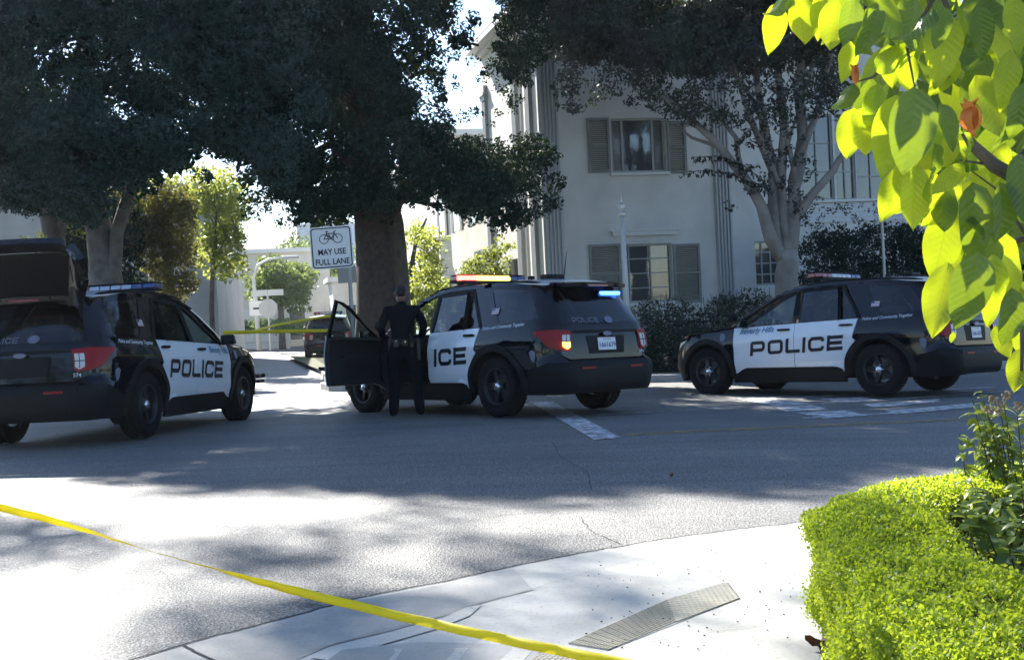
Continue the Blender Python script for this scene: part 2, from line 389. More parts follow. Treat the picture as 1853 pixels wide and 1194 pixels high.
# right-hand block (building side)
k0 = gp(560, 706); k1 = gp(1140, 702); k2 = gp(1230, 697)
TH = rad(14); E1 = Vector((math.cos(TH), math.sin(TH), 0)); SID = Vector((-math.sin(TH), math.cos(TH), 0))
corner = Vector((-3.2, 23.6, 0))
right_block = [(-3.9, 24.9), (-3.6, 24.1), (-2.9, 23.6), (-1.5, 23.5), (4, 23.6), (12, 23.9), (30, 24.6), (60, 26), (60, 200), (-31, 200), (-22, 130), (-13.0, 80), (-8.6, 50), (-5.3, 33)]
block('sidewalk_block', right_block)
# kerb stones: individual kerb sections along the visible edge
kerb_pts = [(-3.98, 25.0), (-3.66, 24.08), (-2.92, 23.52), (-1.5, 23.42), (4, 23.52), (12, 23.82), (30, 24.5)]
def kerb_run(pts, n_each=1.5):
    for i in range(len(pts) - 1):
        p = Vector(pts[i]); q = Vector(pts[i + 1]); L0 = (q - p).length; n = max(1, int(L0 / n_each))
        for j in range(n):
            a_ = p.lerp(q, j / n + .004); c_ = p.lerp(q, (j + 1) / n - .004); d = (c_ - a_).normalized(); nn = Vector((-d.y, d.x)) * .075
            mb = MB(); P = []
            for zz in (-.05, .145):
                for pt in (a_ - nn, c_ - nn, c_ + nn, a_ + nn): P.append((pt.x, pt.y, gz(pt.x, pt.y) + zz))
            o = mb.hexa(P).build('kerb', M_kerb, None, bevel=.02); o['kind'] = 'structure'
kerb_run(kerb_pts)
M_lawn = mat('lawn_soil', (.05, .055, .025), .95, bump=.6, bscale=30, var=(.09, .1, .03), vscale=4)
drape('lawn', [(-3.5, 25.3), (-3.0, 24.3), (4, 24.2), (14, 24.7), (14, 26.4), (3, 26.0), (-2.5, 25.9), (-3.7, 27), (-8.5, 50), (-9.4, 50)], M_lawn, .15, step=1.0)
left_block = [(-120, 29), (-16.5, 27.5), (-14.2, 28.6), (-13.9, 31), (-18.5, 50), (-25.5, 80), (-37, 130), (-52, 200), (-300, 200)]
block('sidewalk_block', left_block)
drape('lawn', [(-100, 31), (-17, 30), (-15.6, 31.5), (-20.4, 50), (-28, 80), (-120, 80)], M_lawn, .15, step=2.0)
drape('lawn', [(14, 27), (60, 30), (60, 60), (-6, 60), (-2, 40), (0, 29)], M_lawn, .148, step=2.0)
# ================================================================== BUILDINGS
def stucco(name, c, v=None, b=.35):
    return mat(name, c, .85, bump=b, bscale=45, var=v or tuple(x * .80 for x in c), vscale=.9, spec=.3)
M_stucco = stucco('white_stucco', (.66, .65, .615)); M_trim = mat('trim_paint', (.60, .60, .58), .6, bump=.1, bscale=12)
M_pilaster = mat('pilaster_paint', (.40, .41, .42), .65, bump=.1, bscale=30)
M_shutter = mat('shutter_paint', (.20, .205, .19), .55, bump=.1, bscale=25, var=(.16, .165, .155), vscale=3)
M_frame = mat('window_frame_paint', (.30, .31, .29), .5)
def win_glass(name, c=(.05, .055, .06), curtain=(.35, .34, .3)):
    m = bpy.data.materials.new(name); m.use_nodes = True; nt = m.node_tree; b = nt.nodes['Principled BSDF']
    b.inputs['Base Color'].default_value = (*c, 1); b.inputs['Roughness'].default_value = .04; b.inputs['Specular IOR Level'].default_value = .9; b.inputs['Coat Weight'].default_value = .5
    tc = nt.nodes.new('ShaderNodeTexCoord'); n = nt.nodes.new('ShaderNodeTexNoise'); n.inputs['Scale'].default_value = 1.7; n.inputs['Detail'].default_value = 4
    nt.links.new(tc.outputs['Object'], n.inputs['Vector']); bp = nt.nodes.new('ShaderNodeBump'); bp.inputs['Strength'].default_value = .12; bp.inputs['Distance'].default_value = .05
    nt.links.new(n.outputs['Fac'], bp.inputs['Height']); nt.links.new(bp.outputs[0], b.inputs['Normal']); return m
M_wglass = win_glass('window_glass'); M_curtain = mat('curtain_cloth', (.5, .49, .44), .9, bump=.4, bscale=6, var=(.3, .29, .26), vscale=5)
M_blind = mat('blind_slats', (.13, .13, .12), .7); M_roof = mat('roof_tiles', (.16, .13, .11), .8, bump=.4, bscale=10)
NF = Vector((math.sin(TH), -math.cos(TH), 0))
A0 = at(989, 520, 28.0); A0 = Vector((A0.x, A0.y, gz(A0.x, A0.y) + .12)); ZB = A0.z
def fac(u, v, back=0.0):
    P = plane_hit(u, v, A0 - NF * back, NF); return (P - A0).dot(E1), P.z - ZB
apt = thing('apartment_building', A0, 'white stucco two-storey apartment house with grey shutters and fluted pilasters behind the shrubs', 'building', rz=TH)
# local frame of the building: x along the front, y into the house, z up
def wall_holes(mb, x0, x1, z0, z1, holes, t=.25, y=0.0):
    """boxes of thickness t behind y=0 around rectangular holes (x0,x1,z0,z1)"""
    xs_ = sorted(set([x0, x1] + [h[0] for h in holes] + [h[1] for h in holes]))
    for i in range(len(xs_) - 1):
        a, b = xs_[i], xs_[i + 1]; col = sorted([h for h in holes if h[0] <= a + 1e-6 and h[1] >= b - 1e-6], key=lambda h: h[2]); z = z0
        for h in col + [None]:
            zt = h[2] if h else z1
            if zt - z > 1e-4: mb.box(((a + b) / 2, y + t / 2, (z + zt) / 2), (b - a, t, zt - z))
            if h: z = h[3]
def S(u, v): return fac(u, v)
def rect(u0, u1, v0, v1, back=0.0):
    um, vm = (u0 + u1) / 2, (v0 + v1) / 2
    return (fac(u0, vm, back)[0], fac(u1, vm, back)[0], fac(um, v1, back)[1], fac(um, v0, back)[1])
W_lo = rect(1128, 1217, 441, 547); W_up = rect(1106, 1204, 214, 312)
x_p0 = S(1292, 350)[0]; x_end = S(1364, 400)[0]
WH = 8.6
mb = MB(); wall_holes(mb, 0, x_end, -.6, WH, [W_lo, W_up]); mb.build('front_wall', M_stucco, apt)
def window(par, r, nx, nz, y=.0, curtain=None, fw=.05, mw=.028, name='window', zsplits=None, xs_=None):
    x0, x1, z0, z1 = r
    f = MB()
    for (cx, cz, w, h) in (((x0 + x1) / 2, z0 + fw / 2, x1 - x0, fw), ((x0 + x1) / 2, z1 - fw / 2, x1 - x0, fw), (x0 + fw / 2, (z0 + z1) / 2, fw, z1 - z0 - 2 * fw), (x1 - fw / 2, (z0 + z1) / 2, fw, z1 - z0 - 2 * fw)):
        f.box((cx, y + .09, cz), (w, .08, h))
    fo = f.build(name, M_frame, par)
    X = xs_ or [x0 + (x1 - x0) * k / nx for k in range(1, nx)]
    m_ = MB()
    for xx in X: m_.box((xx, y + .095, (z0 + z1) / 2), (mw, .05, z1 - z0 - 2 * fw))
    for k in range(1, nz): m_.box(((x0 + x1) / 2, y + .093, z0 + (z1 - z0) * k / nz), (x1 - x0 - 2 * fw, .044, mw))
    if X or nz > 1: m_.build('glazing_bar', M_frame, fo)
    MB().box(((x0 + x1) / 2, y + .112, (z0 + z1) / 2), (x1 - x0 - .02, .008, z1 - z0 - .02)).build('pane', M_wglass, fo)
    MB().box(((x0 + x1) / 2, y + .42, (z0 + z1) / 2), (x1 - x0, .02, z1 - z0)).build('room_back', M_curtain, fo)
    return fo
lo = window(apt, W_lo, 0, 4, xs_=[W_lo[0] + .18, W_lo[0] + .72])
lo2 = window(apt, W_up, 0, 1, xs_=[W_up[0] + .30, W_up[1] - .30], mw=.05)
# venetian blind seen in the side lights of the upper window
for o_, (xa, xb) in ((lo2, (W_up[0] + .05, W_up[0] + .26)), (lo2, (W_up[1] - .27, W_up[1] - .05))):
    b = MB(); z = W_up[2] + .06
    while z < W_up[3] - .06: b.box(((xa + xb) / 2, .103, z), (xb - xa, .006, .028)); z += .042
    o2 = b.build('blind', M_blind, o_); o2['kind'] = 'stuff'
def sill(par, r, y=0): MB().box(((r[0] + r[1]) / 2, y - .03, r[2] - .04), (r[1] - r[0] + .12, .12, .07)).build('sill', M_trim, par)
sill(apt, W_lo); sill(apt, W_up)
def shutter(par, x0, x1, z0, z1, y=0.0):
    f = MB(); w = .06; yc = y - .025
    for (cx, cz, ww, hh) in ((x0 + w / 2, (z0 + z1) / 2, w, z1 - z0), (x1 - w / 2, (z0 + z1) / 2, w, z1 - z0), ((x0 + x1) / 2, z0 + w / 2, x1 - x0 - 2 * w, w), ((x0 + x1) / 2, z1 - w / 2, x1 - x0 - 2 * w, w), ((x0 + x1) / 2, (z0 + z1) / 2, x1 - x0 - 2 * w, w * .8)):
        f.box((cx, yc, cz), (ww, .05, hh))
    o = f.build('shutter', M_shutter, par)
    l = MB(); z = z0 + w + .02; R_ = Matrix.Rotation(rad(35), 3, 'X')
    while z < z1 - w: l.box(((x0 + x1) / 2, yc + .004, z), (x1 - x0 - 2 * w, .045, .008), R_); z += .045
    l.build('louvre', M_shutter, o)['kind'] = 'stuff'
def shut_px(u0, u1, v0, v1): r = rect(u0, u1, v0, v1); shutter(apt, *r)
shut_px(1067, 1124, 442, 547); shut_px(1219, 1267, 441, 547); shut_px(1063, 1103, 214, 313); shut_px(1207, 1241, 220, 314)
# hood mould over the lower window
r = rect(1107, 1223, 418, 426); MB().box(((r[0] + r[1]) / 2, -.04, (r[2] + r[3]) / 2), (r[1] - r[0], .08, r[3] - r[2])).box(((r[0] + r[1]) / 2, -.055, r[3] + .015), (r[1] - r[0] + .1, .11, .03)).build('hood_mould', M_trim, apt)
# fluted pilasters
def pilaster(par, x0, w, z0, z1, n=5, y=0.0, d=.09):
    m_ = MB(); m_.box((x0 + w / 2, y - d / 4, (z0 + z1) / 2), (w, d / 2, z1 - z0))
    po = m_.build('pilaster', M_pilaster, par); f = MB()
    for k in range(n):
        xx = x0 + w * (k + .5) / n; f.box((xx, y - d * .75, (z0 + z1) / 2), (w / n * .52, d / 2, z1 - z0 - .06))
    f.build('flute', M_pilaster, po, bevel=.008)
    MB().box((x0 + w / 2, y - d * .6, z1 + .06), (w + .08, d * 1.2, .12)).box((x0 + w / 2, y - d * .8, z1 + .155), (w + .18, d * 1.6, .07)).box((x0 + w / 2, y - d * .6, z1 + .29), (w + .06, d * 1.2, .2)).build('capital', M_pilaster, po)
    MB().box((x0 + w / 2, y - d * .6, z0 + .12), (w + .08, d * 1.2, .24)).build('plinth', M_pilaster, po)
ztop = S(985, 112)[1]
pilaster(apt, .02, .44, 0, ztop); pilaster(apt, x_p0, .42, 0, ztop)
# entablature and cornice along the front
MB().box((x_end / 2 - .02, -.035, ztop + .65), (x_end + .04, .07, .12)).box((x_end / 2 - .05, -.09, ztop + 1.25), (x_end + .1, .18, .10)).box((x_end / 2 - .1, -.17, ztop + 1.36), (x_end + .2, .34, .12)).build('cornice', M_trim, apt)
# side wall, sunlit, runs back from the corner; wide board cladding with raised battens
mb = MB(); SL = 5.6
sh = [(2.4, 3.3, 1.2, 2.7), (2.4, 3.3, 4.1, 5.4)]
side = bpy.data.objects.new('side_wall', None); side.location = (0, SL, 0); side.rotation_euler = (0, 0, rad(-90)); 
# side wall local: x from far end to corner, y inward
mb = MB(); mbh = [(SL - h[1], SL - h[0], h[2], h[3]) for h in sh]; wall_holes(mb, 0, SL - .001, -.6, WH, mbh, t=.25)
side = mb.build('side_wall', stucco('warm_white_stucco', (.68, .66, .60)), apt); side.location = (-.002, SL, 0); side.rotation_euler = (0, 0, rad(-90))
for h in mbh:
    w = MB(); w.box(((h[0] + h[1]) / 2, .1, (h[2] + h[3]) / 2), (h[1] - h[0], .05, h[3] - h[2])); w.build('side_window', M_wglass, side)
for h in mbh:
    for xx in (h[0] - .22, h[1] + .22):
        MB().box((xx, -.03, (h[2] + h[3]) / 2), (.38, .05, h[3] - h[2])).build('side_shutter', M_shutter, side)
b = MB(); R3 = MB()
for k, xx in enumerate((.15, 3.4, 4.7)): pilaster(side, xx, .42, 0, ztop, n=5)
MB().box((SL / 2, -.09, ztop + 1.25), (SL, .18, .10)).box((SL / 2, -.22, ztop + 1.36), (SL, .44, .12)).build('side_cornice', M_trim, side)
dp = MB(); dp.tube([(SL - 1.2, -.07, .1), (SL - 1.2, -.07, ztop + 1.2)], .045, 8); dp.build('downpipe', M_trim, side)
# roof slab + far gable eave
MB().box((x_end / 2 + 2, SL / 2 + .1, WH + .1), (x_end + 4.5, SL - .3, .2)).build('roof', M_roof, apt)
MB().box((x_end / 2 + .6, SL / 2 + 7.0, 2.5), (x_end, 8.4, 6.2)).build('rear_wing_wall', side.data.materials[0], apt)
MB().box((x_end / 2 + .45, SL / 2 + 7.0, 5.66), (x_end + .5, 8.5, .12)).build('rear_wing_cornice', M_trim, apt)
for yy in (SL + 1.6, SL + 4.2, SL + 6.6):
    for zz in (1.2, 3.9): MB().box((-.02, yy, zz + .6), (.06, .9, 1.2)).build('rear_wing_window', M_wglass, apt); MB().box((-.03, yy - .66, zz + .6), (.06, .34, 1.25)).build('rear_wing_shutter', M_shutter, apt); MB().box((-.03, yy + .66, zz + .6), (.06, .34, 1.25)).build('rear_wing_shutter', M_shutter, apt)
# right wing, set back
WB = 2.2
def recw(u0, u1, v0, v1): return rect(u0, u1, v0, v1, WB)
wx0 = x_end; wing_r = 24.0
Wg = [recw(1365, 1412, 436, 516), recw(1450, 1508, 207, 362), recw(1512, 1547, 207, 362), recw(1550, 1604, 232, 362), recw(1660, 1710, 440, 520)]
mb = MB(); wall_holes(mb, wx0 - .0, wing_r, -.6, WH, [tuple(h) for h in Wg], t=.25, y=WB); mb.build('wing_wall', M_stucco, apt)
MB().box((x_end - .12, WB / 2 + .12, WH / 2 - .3), (.24, WB - .26, WH + .6)).build('return_wall', M_stucco, apt)
for i, h in enumerate(Wg):
    window(apt, h, 3 if i == 0 else 2, 4 if i == 0 else 3, y=WB, mw=.035)
sill(apt, (Wg[1][0], Wg[3][1], Wg[1][2], 0), WB)
# clapboards under the upper wing windows (each board a piece)
zb0 = fac(1500, 402, WB)[1]; zb1 = fac(1500, 368, WB)[1]
nb = 4; M_clap = mat('clapboard_paint', (.55, .56, .56), .6, bump=.1, bscale=20)
for k in range(nb):
    z0 = zb0 + (zb1 - zb0) * k / nb; z1 = zb0 + (zb1 - zb0) * (k + 1) / nb; x0c, x1c = Wg[0][0] - .1, wing_r
    b = MB(); P = [(x0c, WB - .035, z0), (x1c, WB - .035, z0), (x1c, WB - .002, z0), (x0c, WB - .002, z0), (x0c, WB - .012, z1), (x1c, WB - .012, z1), (x1c, WB - .002, z1), (x0c, WB - .002, z1)]
    b.hexa(P).build('clapboard', M_clap, apt)
MB().box(((x_end + wing_r) / 2, WB - .1, ztop + 1.3), (wing_r - x_end, .3, .14)).build('wing_cornice', M_trim, apt)

# ---- neighbouring pale building further down the side street (sunlit)
def plain_house(name, u, v, D, w, d, h, rz, col, label, roof='flat', wins=(), cat='house', base=None, pitch=1.4, rcol=None):
    P = at(u, v, D); z = gz(P.x, P.y) if base is None else base
    t = thing(name, (P.x, P.y, z), label, cat, rz=rz)
    m = stucco(name + '_stucco', col)
    MB().box((w / 2, d / 2, h / 2 - .3), (w, d, h + .6)).build('wall', m, t)
    if roof == 'flat': MB().box((w / 2, d / 2, h + .12), (w + .5, d + .5, .24)).build('roof', M_trim, t)
    else:
        r_ = MB(); e = .45; P = [(-e, -e, h), (w + e, -e, h), (w + e, d + e, h), (-e, d + e, h), (w / 2 - .3, d / 2 - .1, h + pitch), (w / 2 + .3, d / 2 - .1, h + pitch), (w / 2 + .3, d / 2 + .1, h + pitch), (w / 2 - .3, d / 2 + .1, h + pitch)]
        r_.hexa(P).build('roof', mat(name + '_roof', rcol or (.3, .29, .27), .8), t)
    for (x0, x1, z0, z1) in wins:
        f = MB().box(((x0 + x1) / 2, -.03, (z0 + z1) / 2), (x1 - x0 + .14, .05, z1 - z0 + .14)).build('window', M_trim, t)
        MB().box(((x0 + x1) / 2, -.06, (z0 + z1) / 2), (x1 - x0, .03, z1 - z0)).build('pane', M_wglass, f)
    return t
nb1 = plain_house('apartment_building', 800, 520, 47, 9, 16, 8.5, rad(12), (.72, .71, .67), 'bright white building beyond the fluted apartment house, half hidden by the dark tree', 'flat', [(.8, 1.6, 1.2, 2.6), (.8, 1.6, 4.4, 5.8), (3, 3.9, 1.2, 2.6), (3, 3.9, 4.4, 5.8)], 'building')
h1 = plain_house('house', 372, 500, 98, 8, 12, 6.6, rad(14), (.62, .61, .56), 'pale house with a hipped roof behind the picket fence', 'hip', [(1, 2, 1, 2.3), (3.2, 4.2, 1, 2.3), (1, 2, 3.9, 5), (3.2, 4.4, 3.9, 5), (5.6, 6.8, 3.9, 5)], pitch=1.8)
h4 = plain_house('house', 300, 520, 70, 9.5, 10, 5.6, rad(11), (.60, .57, .5), 'cream house wall behind the thin young tree on the left pavement', 'flat', [(7.0, 7.9, .4, 2.3)])
h3 = plain_house('apartment_building', -70, 440, 40, 8.2, 14, 6.2, rad(9), (.42, .43, .43), 'grey stucco building with a curved gable at the far left edge, behind the dark tree', 'flat', [(5.5, 5.95, 3.0, 3.8)], 'building')
tw = plain_house('apartment_building', 536, 400, 320, 14, 12, 26, 0, (.35, .42, .48), 'distant blue-grey tower block rising above the trees at the end of the street', 'flat', [], 'building', base=-1)
# small shed-like white van-height wall behind the signs (garage)
h5 = plain_house('garage', 604, 560, 60, 3.2, 5, 3.4, rad(11), (.66, .66, .62), 'white garage with a rounded parapet beside the big tree trunk', 'flat', [(.6, 2.5, .1, 2.2)], 'garage')

# ================================================================== HAZE
hz = MB().box((0, 170, 13.5), (420, 400, 33)).build('haze', None); hz['kind'] = 'stuff'; hz['label'] = 'thin pale air over the side street'
hm_ = bpy.data.materials.new('haze_air'); hm_.use_nodes = True; n_ = hm_.node_tree.nodes; n_.remove(n_['Principled BSDF']); pv = n_.new('ShaderNodeVolumePrincipled'); pv.inputs['Color'].default_value = (.85, .93, 1, 1); pv.inputs['Density'].default_value = .0003; pv.inputs['Anisotropy'].default_value = .3
hm_.node_tree.links.new(pv.outputs[0], n_['Material Output'].inputs['Volume']); hz.data.materials.append(hm_)
# ================================================================== POLICE SUV
M_black = mat('black_car_paint', (.002, .002, .005), .06, spec=.5, coat=0)
M_wcar = mat('white_car_paint', (.80, .82, .84), .22, spec=.5, coat=.7)
M_plast = mat('black_plastic', (.005, .006, .007), .55, spec=.2, bump=.1, bscale=200)
M_rub = mat('tyre_rubber', (.006, .006, .007), .85, spec=.2, bump=.2, bscale=60)
M_rimk = mat('black_steel_wheel', (.02, .02, .022), .35, metal=.4)
M_chrome = mat('chrome', (.75, .76, .78), .12, metal=1)
M_dark = mat('underbody', (.006, .006, .006), .9)
M_int = mat('interior_cloth', (.02, .02, .022), .85)
M_gl_dark = glass_mat('tinted_car_glass', (.12, .13, .15), 1.0); M_gl_front = glass_mat('clear_car_glass', (.62, .72, .70), 1.0)
M_red = mat('red_tail_lens', (.30, .006, .008), .3, spec=.3, bump=.15, bscale=60); M_rev = mat('reverse_lens', (.62, .62, .6), .15, coat=.8, bump=.3, bscale=90)
M_amber = mat('amber_lens', (.7, .22, .02), .2, coat=.5); M_clear = mat('clear_lens', (.45, .47, .5), .1, metal=.5, coat=1, bump=.5, bscale=45)
M_redl = mat('red_lens_off', (.25, .02, .03), .15, coat=1, bump=.5, bscale=45); M_bluel = mat('blue_lens_off', (.04, .06, .18), .15, coat=1, bump=.5, bscale=45)
M_letter = mat('black_vinyl_lettering', (.008, .008, .012), .4); M_blue_t = mat('blue_vinyl_lettering', (.06, .22, .38), .4); M_wt = mat('white_vinyl_lettering', (.6, .62, .65), .4)
M_grey_t = mat('grey_vinyl_lettering', (.16, .16, .22), .35)
M_plate = mat('plate_white', (.75, .76, .78), .4); M_platet = mat('plate_ink', (.05, .07, .25), .5)
L_red = mat('lit_red_led', (1, .1, .05), .3, emit=(1, .06, .05), estr=3.5); L_amb = mat('lit_amber_led', (1, .6, .1), .3, emit=(1, .50, .05), estr=3.5); L_blue = mat('lit_blue_led', (.1, .3, 1), .3, emit=(.04, .16, 1), estr=3)
L_teal = mat('lit_teal_led', (.1, .7, .8), .3, emit=(.03, .75, .9), estr=3); L_turn = mat('lit_turn_signal', (1, .5, .05), .3, emit=(1, .42, .03), estr=4)

XR, XF, RC, RF = -2.52, 2.36, .30, .50
def lerpt(t, x): return float(np.interp(x, [p[0] for p in t], [p[1] for p in t]))
def belt(x): return 1.07 + (.9 - x) * .032
def ztop(x):
    z = 1.695
    if x > -.5: z -= .10 * ((x + .5) / .62) ** 2
    if x < -1.1: z -= .07 * ((-x - 1.1) / 1.1) ** 2
    return z
_wt = [(0, .86), (.18, .90), (.30, .935), (.42, .955), (.46, .985), (.60, .992), (.68, .985), (.76, 1.0), (.84, 1.0), (.93, .985), (1.0, .965), (1.07, .945), (1.2, .92)]
_zz = np.arange(-.1, 1.2, .01); _ww = np.interp(_zz, [p[0] for p in _wt], [p[1] for p in _wt]); _g = np.exp(-.5 * (np.arange(-6, 7) / 2.2) ** 2); _g /= _g.sum()
_ww = np.convolve(np.pad(_ww, 6, mode='edge'), _g, 'valid')
def wid(x, z):
    b = belt(min(x, 1.0)); zz = z * 1.07 / b
    w = float(np.interp(zz, _zz, _ww))
    if z > b - .02: t_ = min(1, (z - b + .02) / .04); w = w * (1 - t_) + (.940 - (z - b) * .365) * t_
    if x > 1.1: w -= .075 * min(1.3, (x - 1.1) / 1.2) ** 2
    if x < -1.2: w -= (.07 + (.05 if z > b else 0) * min(1, (z - b) / .3)) * min(1.2, (-x - 1.2) / 1.2) ** 2
    return w
XRT = [(0, .02), (.28, -.04), (.34, -.10), (.62, -.10), (.665, -.07), (.68, 0), (.85, .01), (1.05, .035), (1.12, .06), (1.66, .36), (1.8, .38)]
XFT = [(0, -.10), (.30, -.02), (.45, .02), (.62, 0), (.80, -.05), (.95, -.12), (1.02, -.2), (1.2, -.3)]
def smooth(t): t = max(0, min(1, t)); return t * t * (3 - 2 * t)
def SM(s, z, off=0.0):
    """side/wrap mapping of the left flank: s along the perimeter, z up"""
    if s < XR + RC:
        d = XR + RC - s; L_ = math.pi / 2 * RC; w = wid(XR + RC, z)
        if d < L_: ph = d / RC; x = XR + RC - RC * math.sin(ph); y = w - RC * (1 - math.cos(ph)); n = (-math.sin(ph), math.cos(ph))
        else: x = XR; y = w - RC - (d - L_); n = (-1, 0)
        x -= .05 * (1 - (y / .95) ** 2) * (1 if d > 0 else 0) * smooth(d / .3)
    elif s > XF - RF:
        d = s - (XF - RF); L_ = math.pi / 2 * RF; w = wid(XF - RF, z)
        if d < L_: ph = d / RF; x = XF - RF + RF * math.sin(ph); y = w - RF * (1 - math.cos(ph)); n = (math.sin(ph), math.cos(ph))
        else: x = XF; y = w - RF - (d - L_); n = (1, 0)
    else: x, y, n = s, wid(s, z), (0, 1)
    x0 = x
    x += lerpt(XRT, z) * smooth((-1.55 - x0) / .97) + lerpt(XFT, z) * smooth((x0 - 1.5) / .86)
    return Vector((x + n[0] * off, y + n[1] * off, z))
def RM(y, z, off=0.0):
    """rear face mapping by y"""
    w = wid(XR + RC, z); k = w - abs(y)
    d = math.pi / 2 * RC + (w - RC - abs(y)) if k >= RC else RC * math.acos(max(-1, min(1, 1 - k / RC)))
    p = SM(XR + RC - d, z, off)
    return Vector((p.x, math.copysign(p.y, y) if abs(y) > 1e-6 else 0.0, z))
def FM(y, z, off=0.0):
    w = wid(XF - RF, z); k = w - abs(y)
    d = math.pi / 2 * RF + (w - RF - abs(y)) if k >= RF else RF * math.acos(max(-1, min(1, 1 - k / RF)))
    p = SM(XF - RF + d, z, off); return Vector((p.x, math.copysign(p.y, y) if abs(y) > 1e-6 else 0.0, z))
def cut_grid(bm, step):
    for ax in (0, 1):
        cs = [v.co[ax] for v in bm.verts]; lo, hi = min(cs), max(cs); c = math.ceil(lo / step + .01) * step
        while c < hi - 1e-4:
            no = (1, 0, 0) if ax == 0 else (0, 1, 0); pc = (c, 0, 0) if ax == 0 else (0, c, 0)
            bmesh.ops.bisect_plane(bm, geom=bm.verts[:] + bm.edges[:] + bm.faces[:], plane_co=pc, plane_no=no); c += step
def panel(name, polys, fn, m, par, off=0.0, side=1, step=.10, thick=.014, smooth_=True, origin=None):
    """flat outlines (lists of (a,b)) cut into a grid and laid onto the body surface fn"""
    if polys and not isinstance(polys[0][0], (tuple, list)): polys = [polys]
    bm = bmesh.new()
    for P in polys:
        try: bm.faces.new([bm.verts.new((p[0], p[1], 0)) for p in P])
        except ValueError: pass
    bmesh.ops.remove_doubles(bm, verts=bm.verts[:], dist=1e-5); cut_grid(bm, step); bmesh.ops.recalc_face_normals(bm, faces=bm.faces[:])
    bmesh.ops.triangulate(bm, faces=[f for f in bm.faces if len(f.verts) > 4])
    for v in bm.verts:
        q = fn(v.co.x, v.co.y, off); v.co = Vector((q.x, q.y * side, q.z))
    bm.normal_update(); tot = 0
    for f in bm.faces: c = f.calc_center_median(); tot += f.normal.dot(Vector((c.x * .3, c.y, (c.z - .9)))) * f.calc_area()
    if tot < 0: bmesh.ops.reverse_faces(bm, faces=bm.faces[:])
    if origin is not None:
        for v in bm.verts: v.co -= origin
    bm.normal_update()
    if thick:
        rim = [(e.verts[0], e.verts[1]) for e in bm.edges if e.is_boundary]
        rim = [(a.co.copy(), b.co.copy(), a.co - a.normal * thick, b.co - b.normal * thick) for a, b in rim]
        for a, b, c, d in rim: bm.faces.new([bm.verts.new(q) for q in (a, b, d, c)])
    return bm_obj(name, bm, m, par, smooth_)
def arc(cx, cz, r, a0, a1, n=14):
    return [(cx + r * math.cos(rad(a0 + (a1 - a0) * k / n)), cz + r * math.sin(rad(a0 + (a1 - a0) * k / n))) for k in range(n + 1)]

# ---- heavy block lettering, as strokes (unit height), returns polygons
def stroke(pts, w, closed=False):
    out = []; n = len(pts); m_ = n if closed else n - 1
    for i in range(m_):
        a = Vector(pts[i]); b = Vector(pts[(i + 1) % n]); d = (b - a)
        if d.length < 1e-6: continue
        d.normalize(); nn = Vector((-d.y, d.x)) * w / 2; e = d * w * .12
        out.append([tuple(a + nn - e), tuple(a - nn - e), tuple(b - nn + e), tuple(b + nn + e)])
    return out
def rrect(x0, y0, x1, y1, r, n=4):
    P = []
    for (cx, cy, a0) in ((x1 - r, y1 - r, 0), (x0 + r, y1 - r, 90), (x0 + r, y0 + r, 180), (x1 - r, y0 + r, 270)):
        P += [(cx + r * math.cos(rad(a0 + 90 * k / n)), cy + r * math.sin(rad(a0 + 90 * k / n))) for k in range(n + 1)]
    return P
def letters(txt, w=.2, lw=.95, gap=.2):
    """polygons for wide block capitals P O L I C E; returns list of (polys, x0)"""
    res = []; x = 0; h = w / 2
    for ch in txt:
        P = []
        if ch == 'P': P += stroke([(h, 0), (h, 1 - h)], w) + stroke([(h, 1 - h), (lw - .25, 1 - h), (lw - h - .02, 1 - h - .1), (lw - h - .02, .5), (lw - .25, .36), (h, .36)], w); W = lw
        elif ch == 'O': P += stroke(rrect(h, h, lw - h, 1 - h, .18, 3), w, True); W = lw
        elif ch == 'L': P += stroke([(h, 1), (h, h)], w) + stroke([(h, h), (lw - .1, h)], w); W = lw - .1
        elif ch == 'I': P += stroke([(h, 0), (h, 1)], w); W = w
        elif ch == 'C': P += stroke([(lw - .02, .66 + h), (lw - h, 1 - h - .05), (lw - .28, 1 - h), (.28, 1 - h), (h, 1 - .28), (h, .28), (.28, h), (lw - .28, h), (lw - h, h + .05), (lw - .02, .34 - h)][1:-1], w) + stroke([(lw - h, 1 - h - .05), (lw - h, .68)], w) + stroke([(lw - h, h + .05), (lw - h, .32)], w); W = lw
        elif ch == 'E': P += stroke([(h, 0), (h, 1)], w) + stroke([(h, 1 - h), (lw - .05, 1 - h)], w) + stroke([(h, .5), (lw - .12, .5)], w) + stroke([(h, h), (lw - .05, h)], w); W = lw - .05
        res.append((P, x)); x += W + gap
    return res, x - gap
def text_polys(s, size, shear=0.0, off=0.0, align='LEFT'):
    cu = bpy.data.curves.new('t', 'FONT'); cu.body = s; cu.size = size; cu.shear = shear; cu.offset = off; cu.resolution_u = 2; cu.align_x = align
    o = bpy.data.objects.new('t', cu); sc.collection.objects.link(o); dg = bpy.context.evaluated_depsgraph_get(); dg.update()
    me = bpy.data.meshes.new_from_object(o.evaluated_get(dg)); V = [v.co.copy() for v in me.vertices]; Fc = [tuple(p.vertices) for p in me.polygons]
    bpy.data.objects.remove(o); bpy.data.curves.remove(cu); bpy.data.meshes.remove(me); return V, Fc
def decal_text(name, s, size, place, m, par, shear=0, off=0, align='LEFT', origin=None, mirror=False):
    V, Fc = text_polys(s, size, shear, off, align)
    co = []
    for v in V:
        q = place(v.x, v.y)
        co.append(tuple(q - origin) if origin is not None else tuple(q))
    return mesh_np(name, co, Fc, m, par)

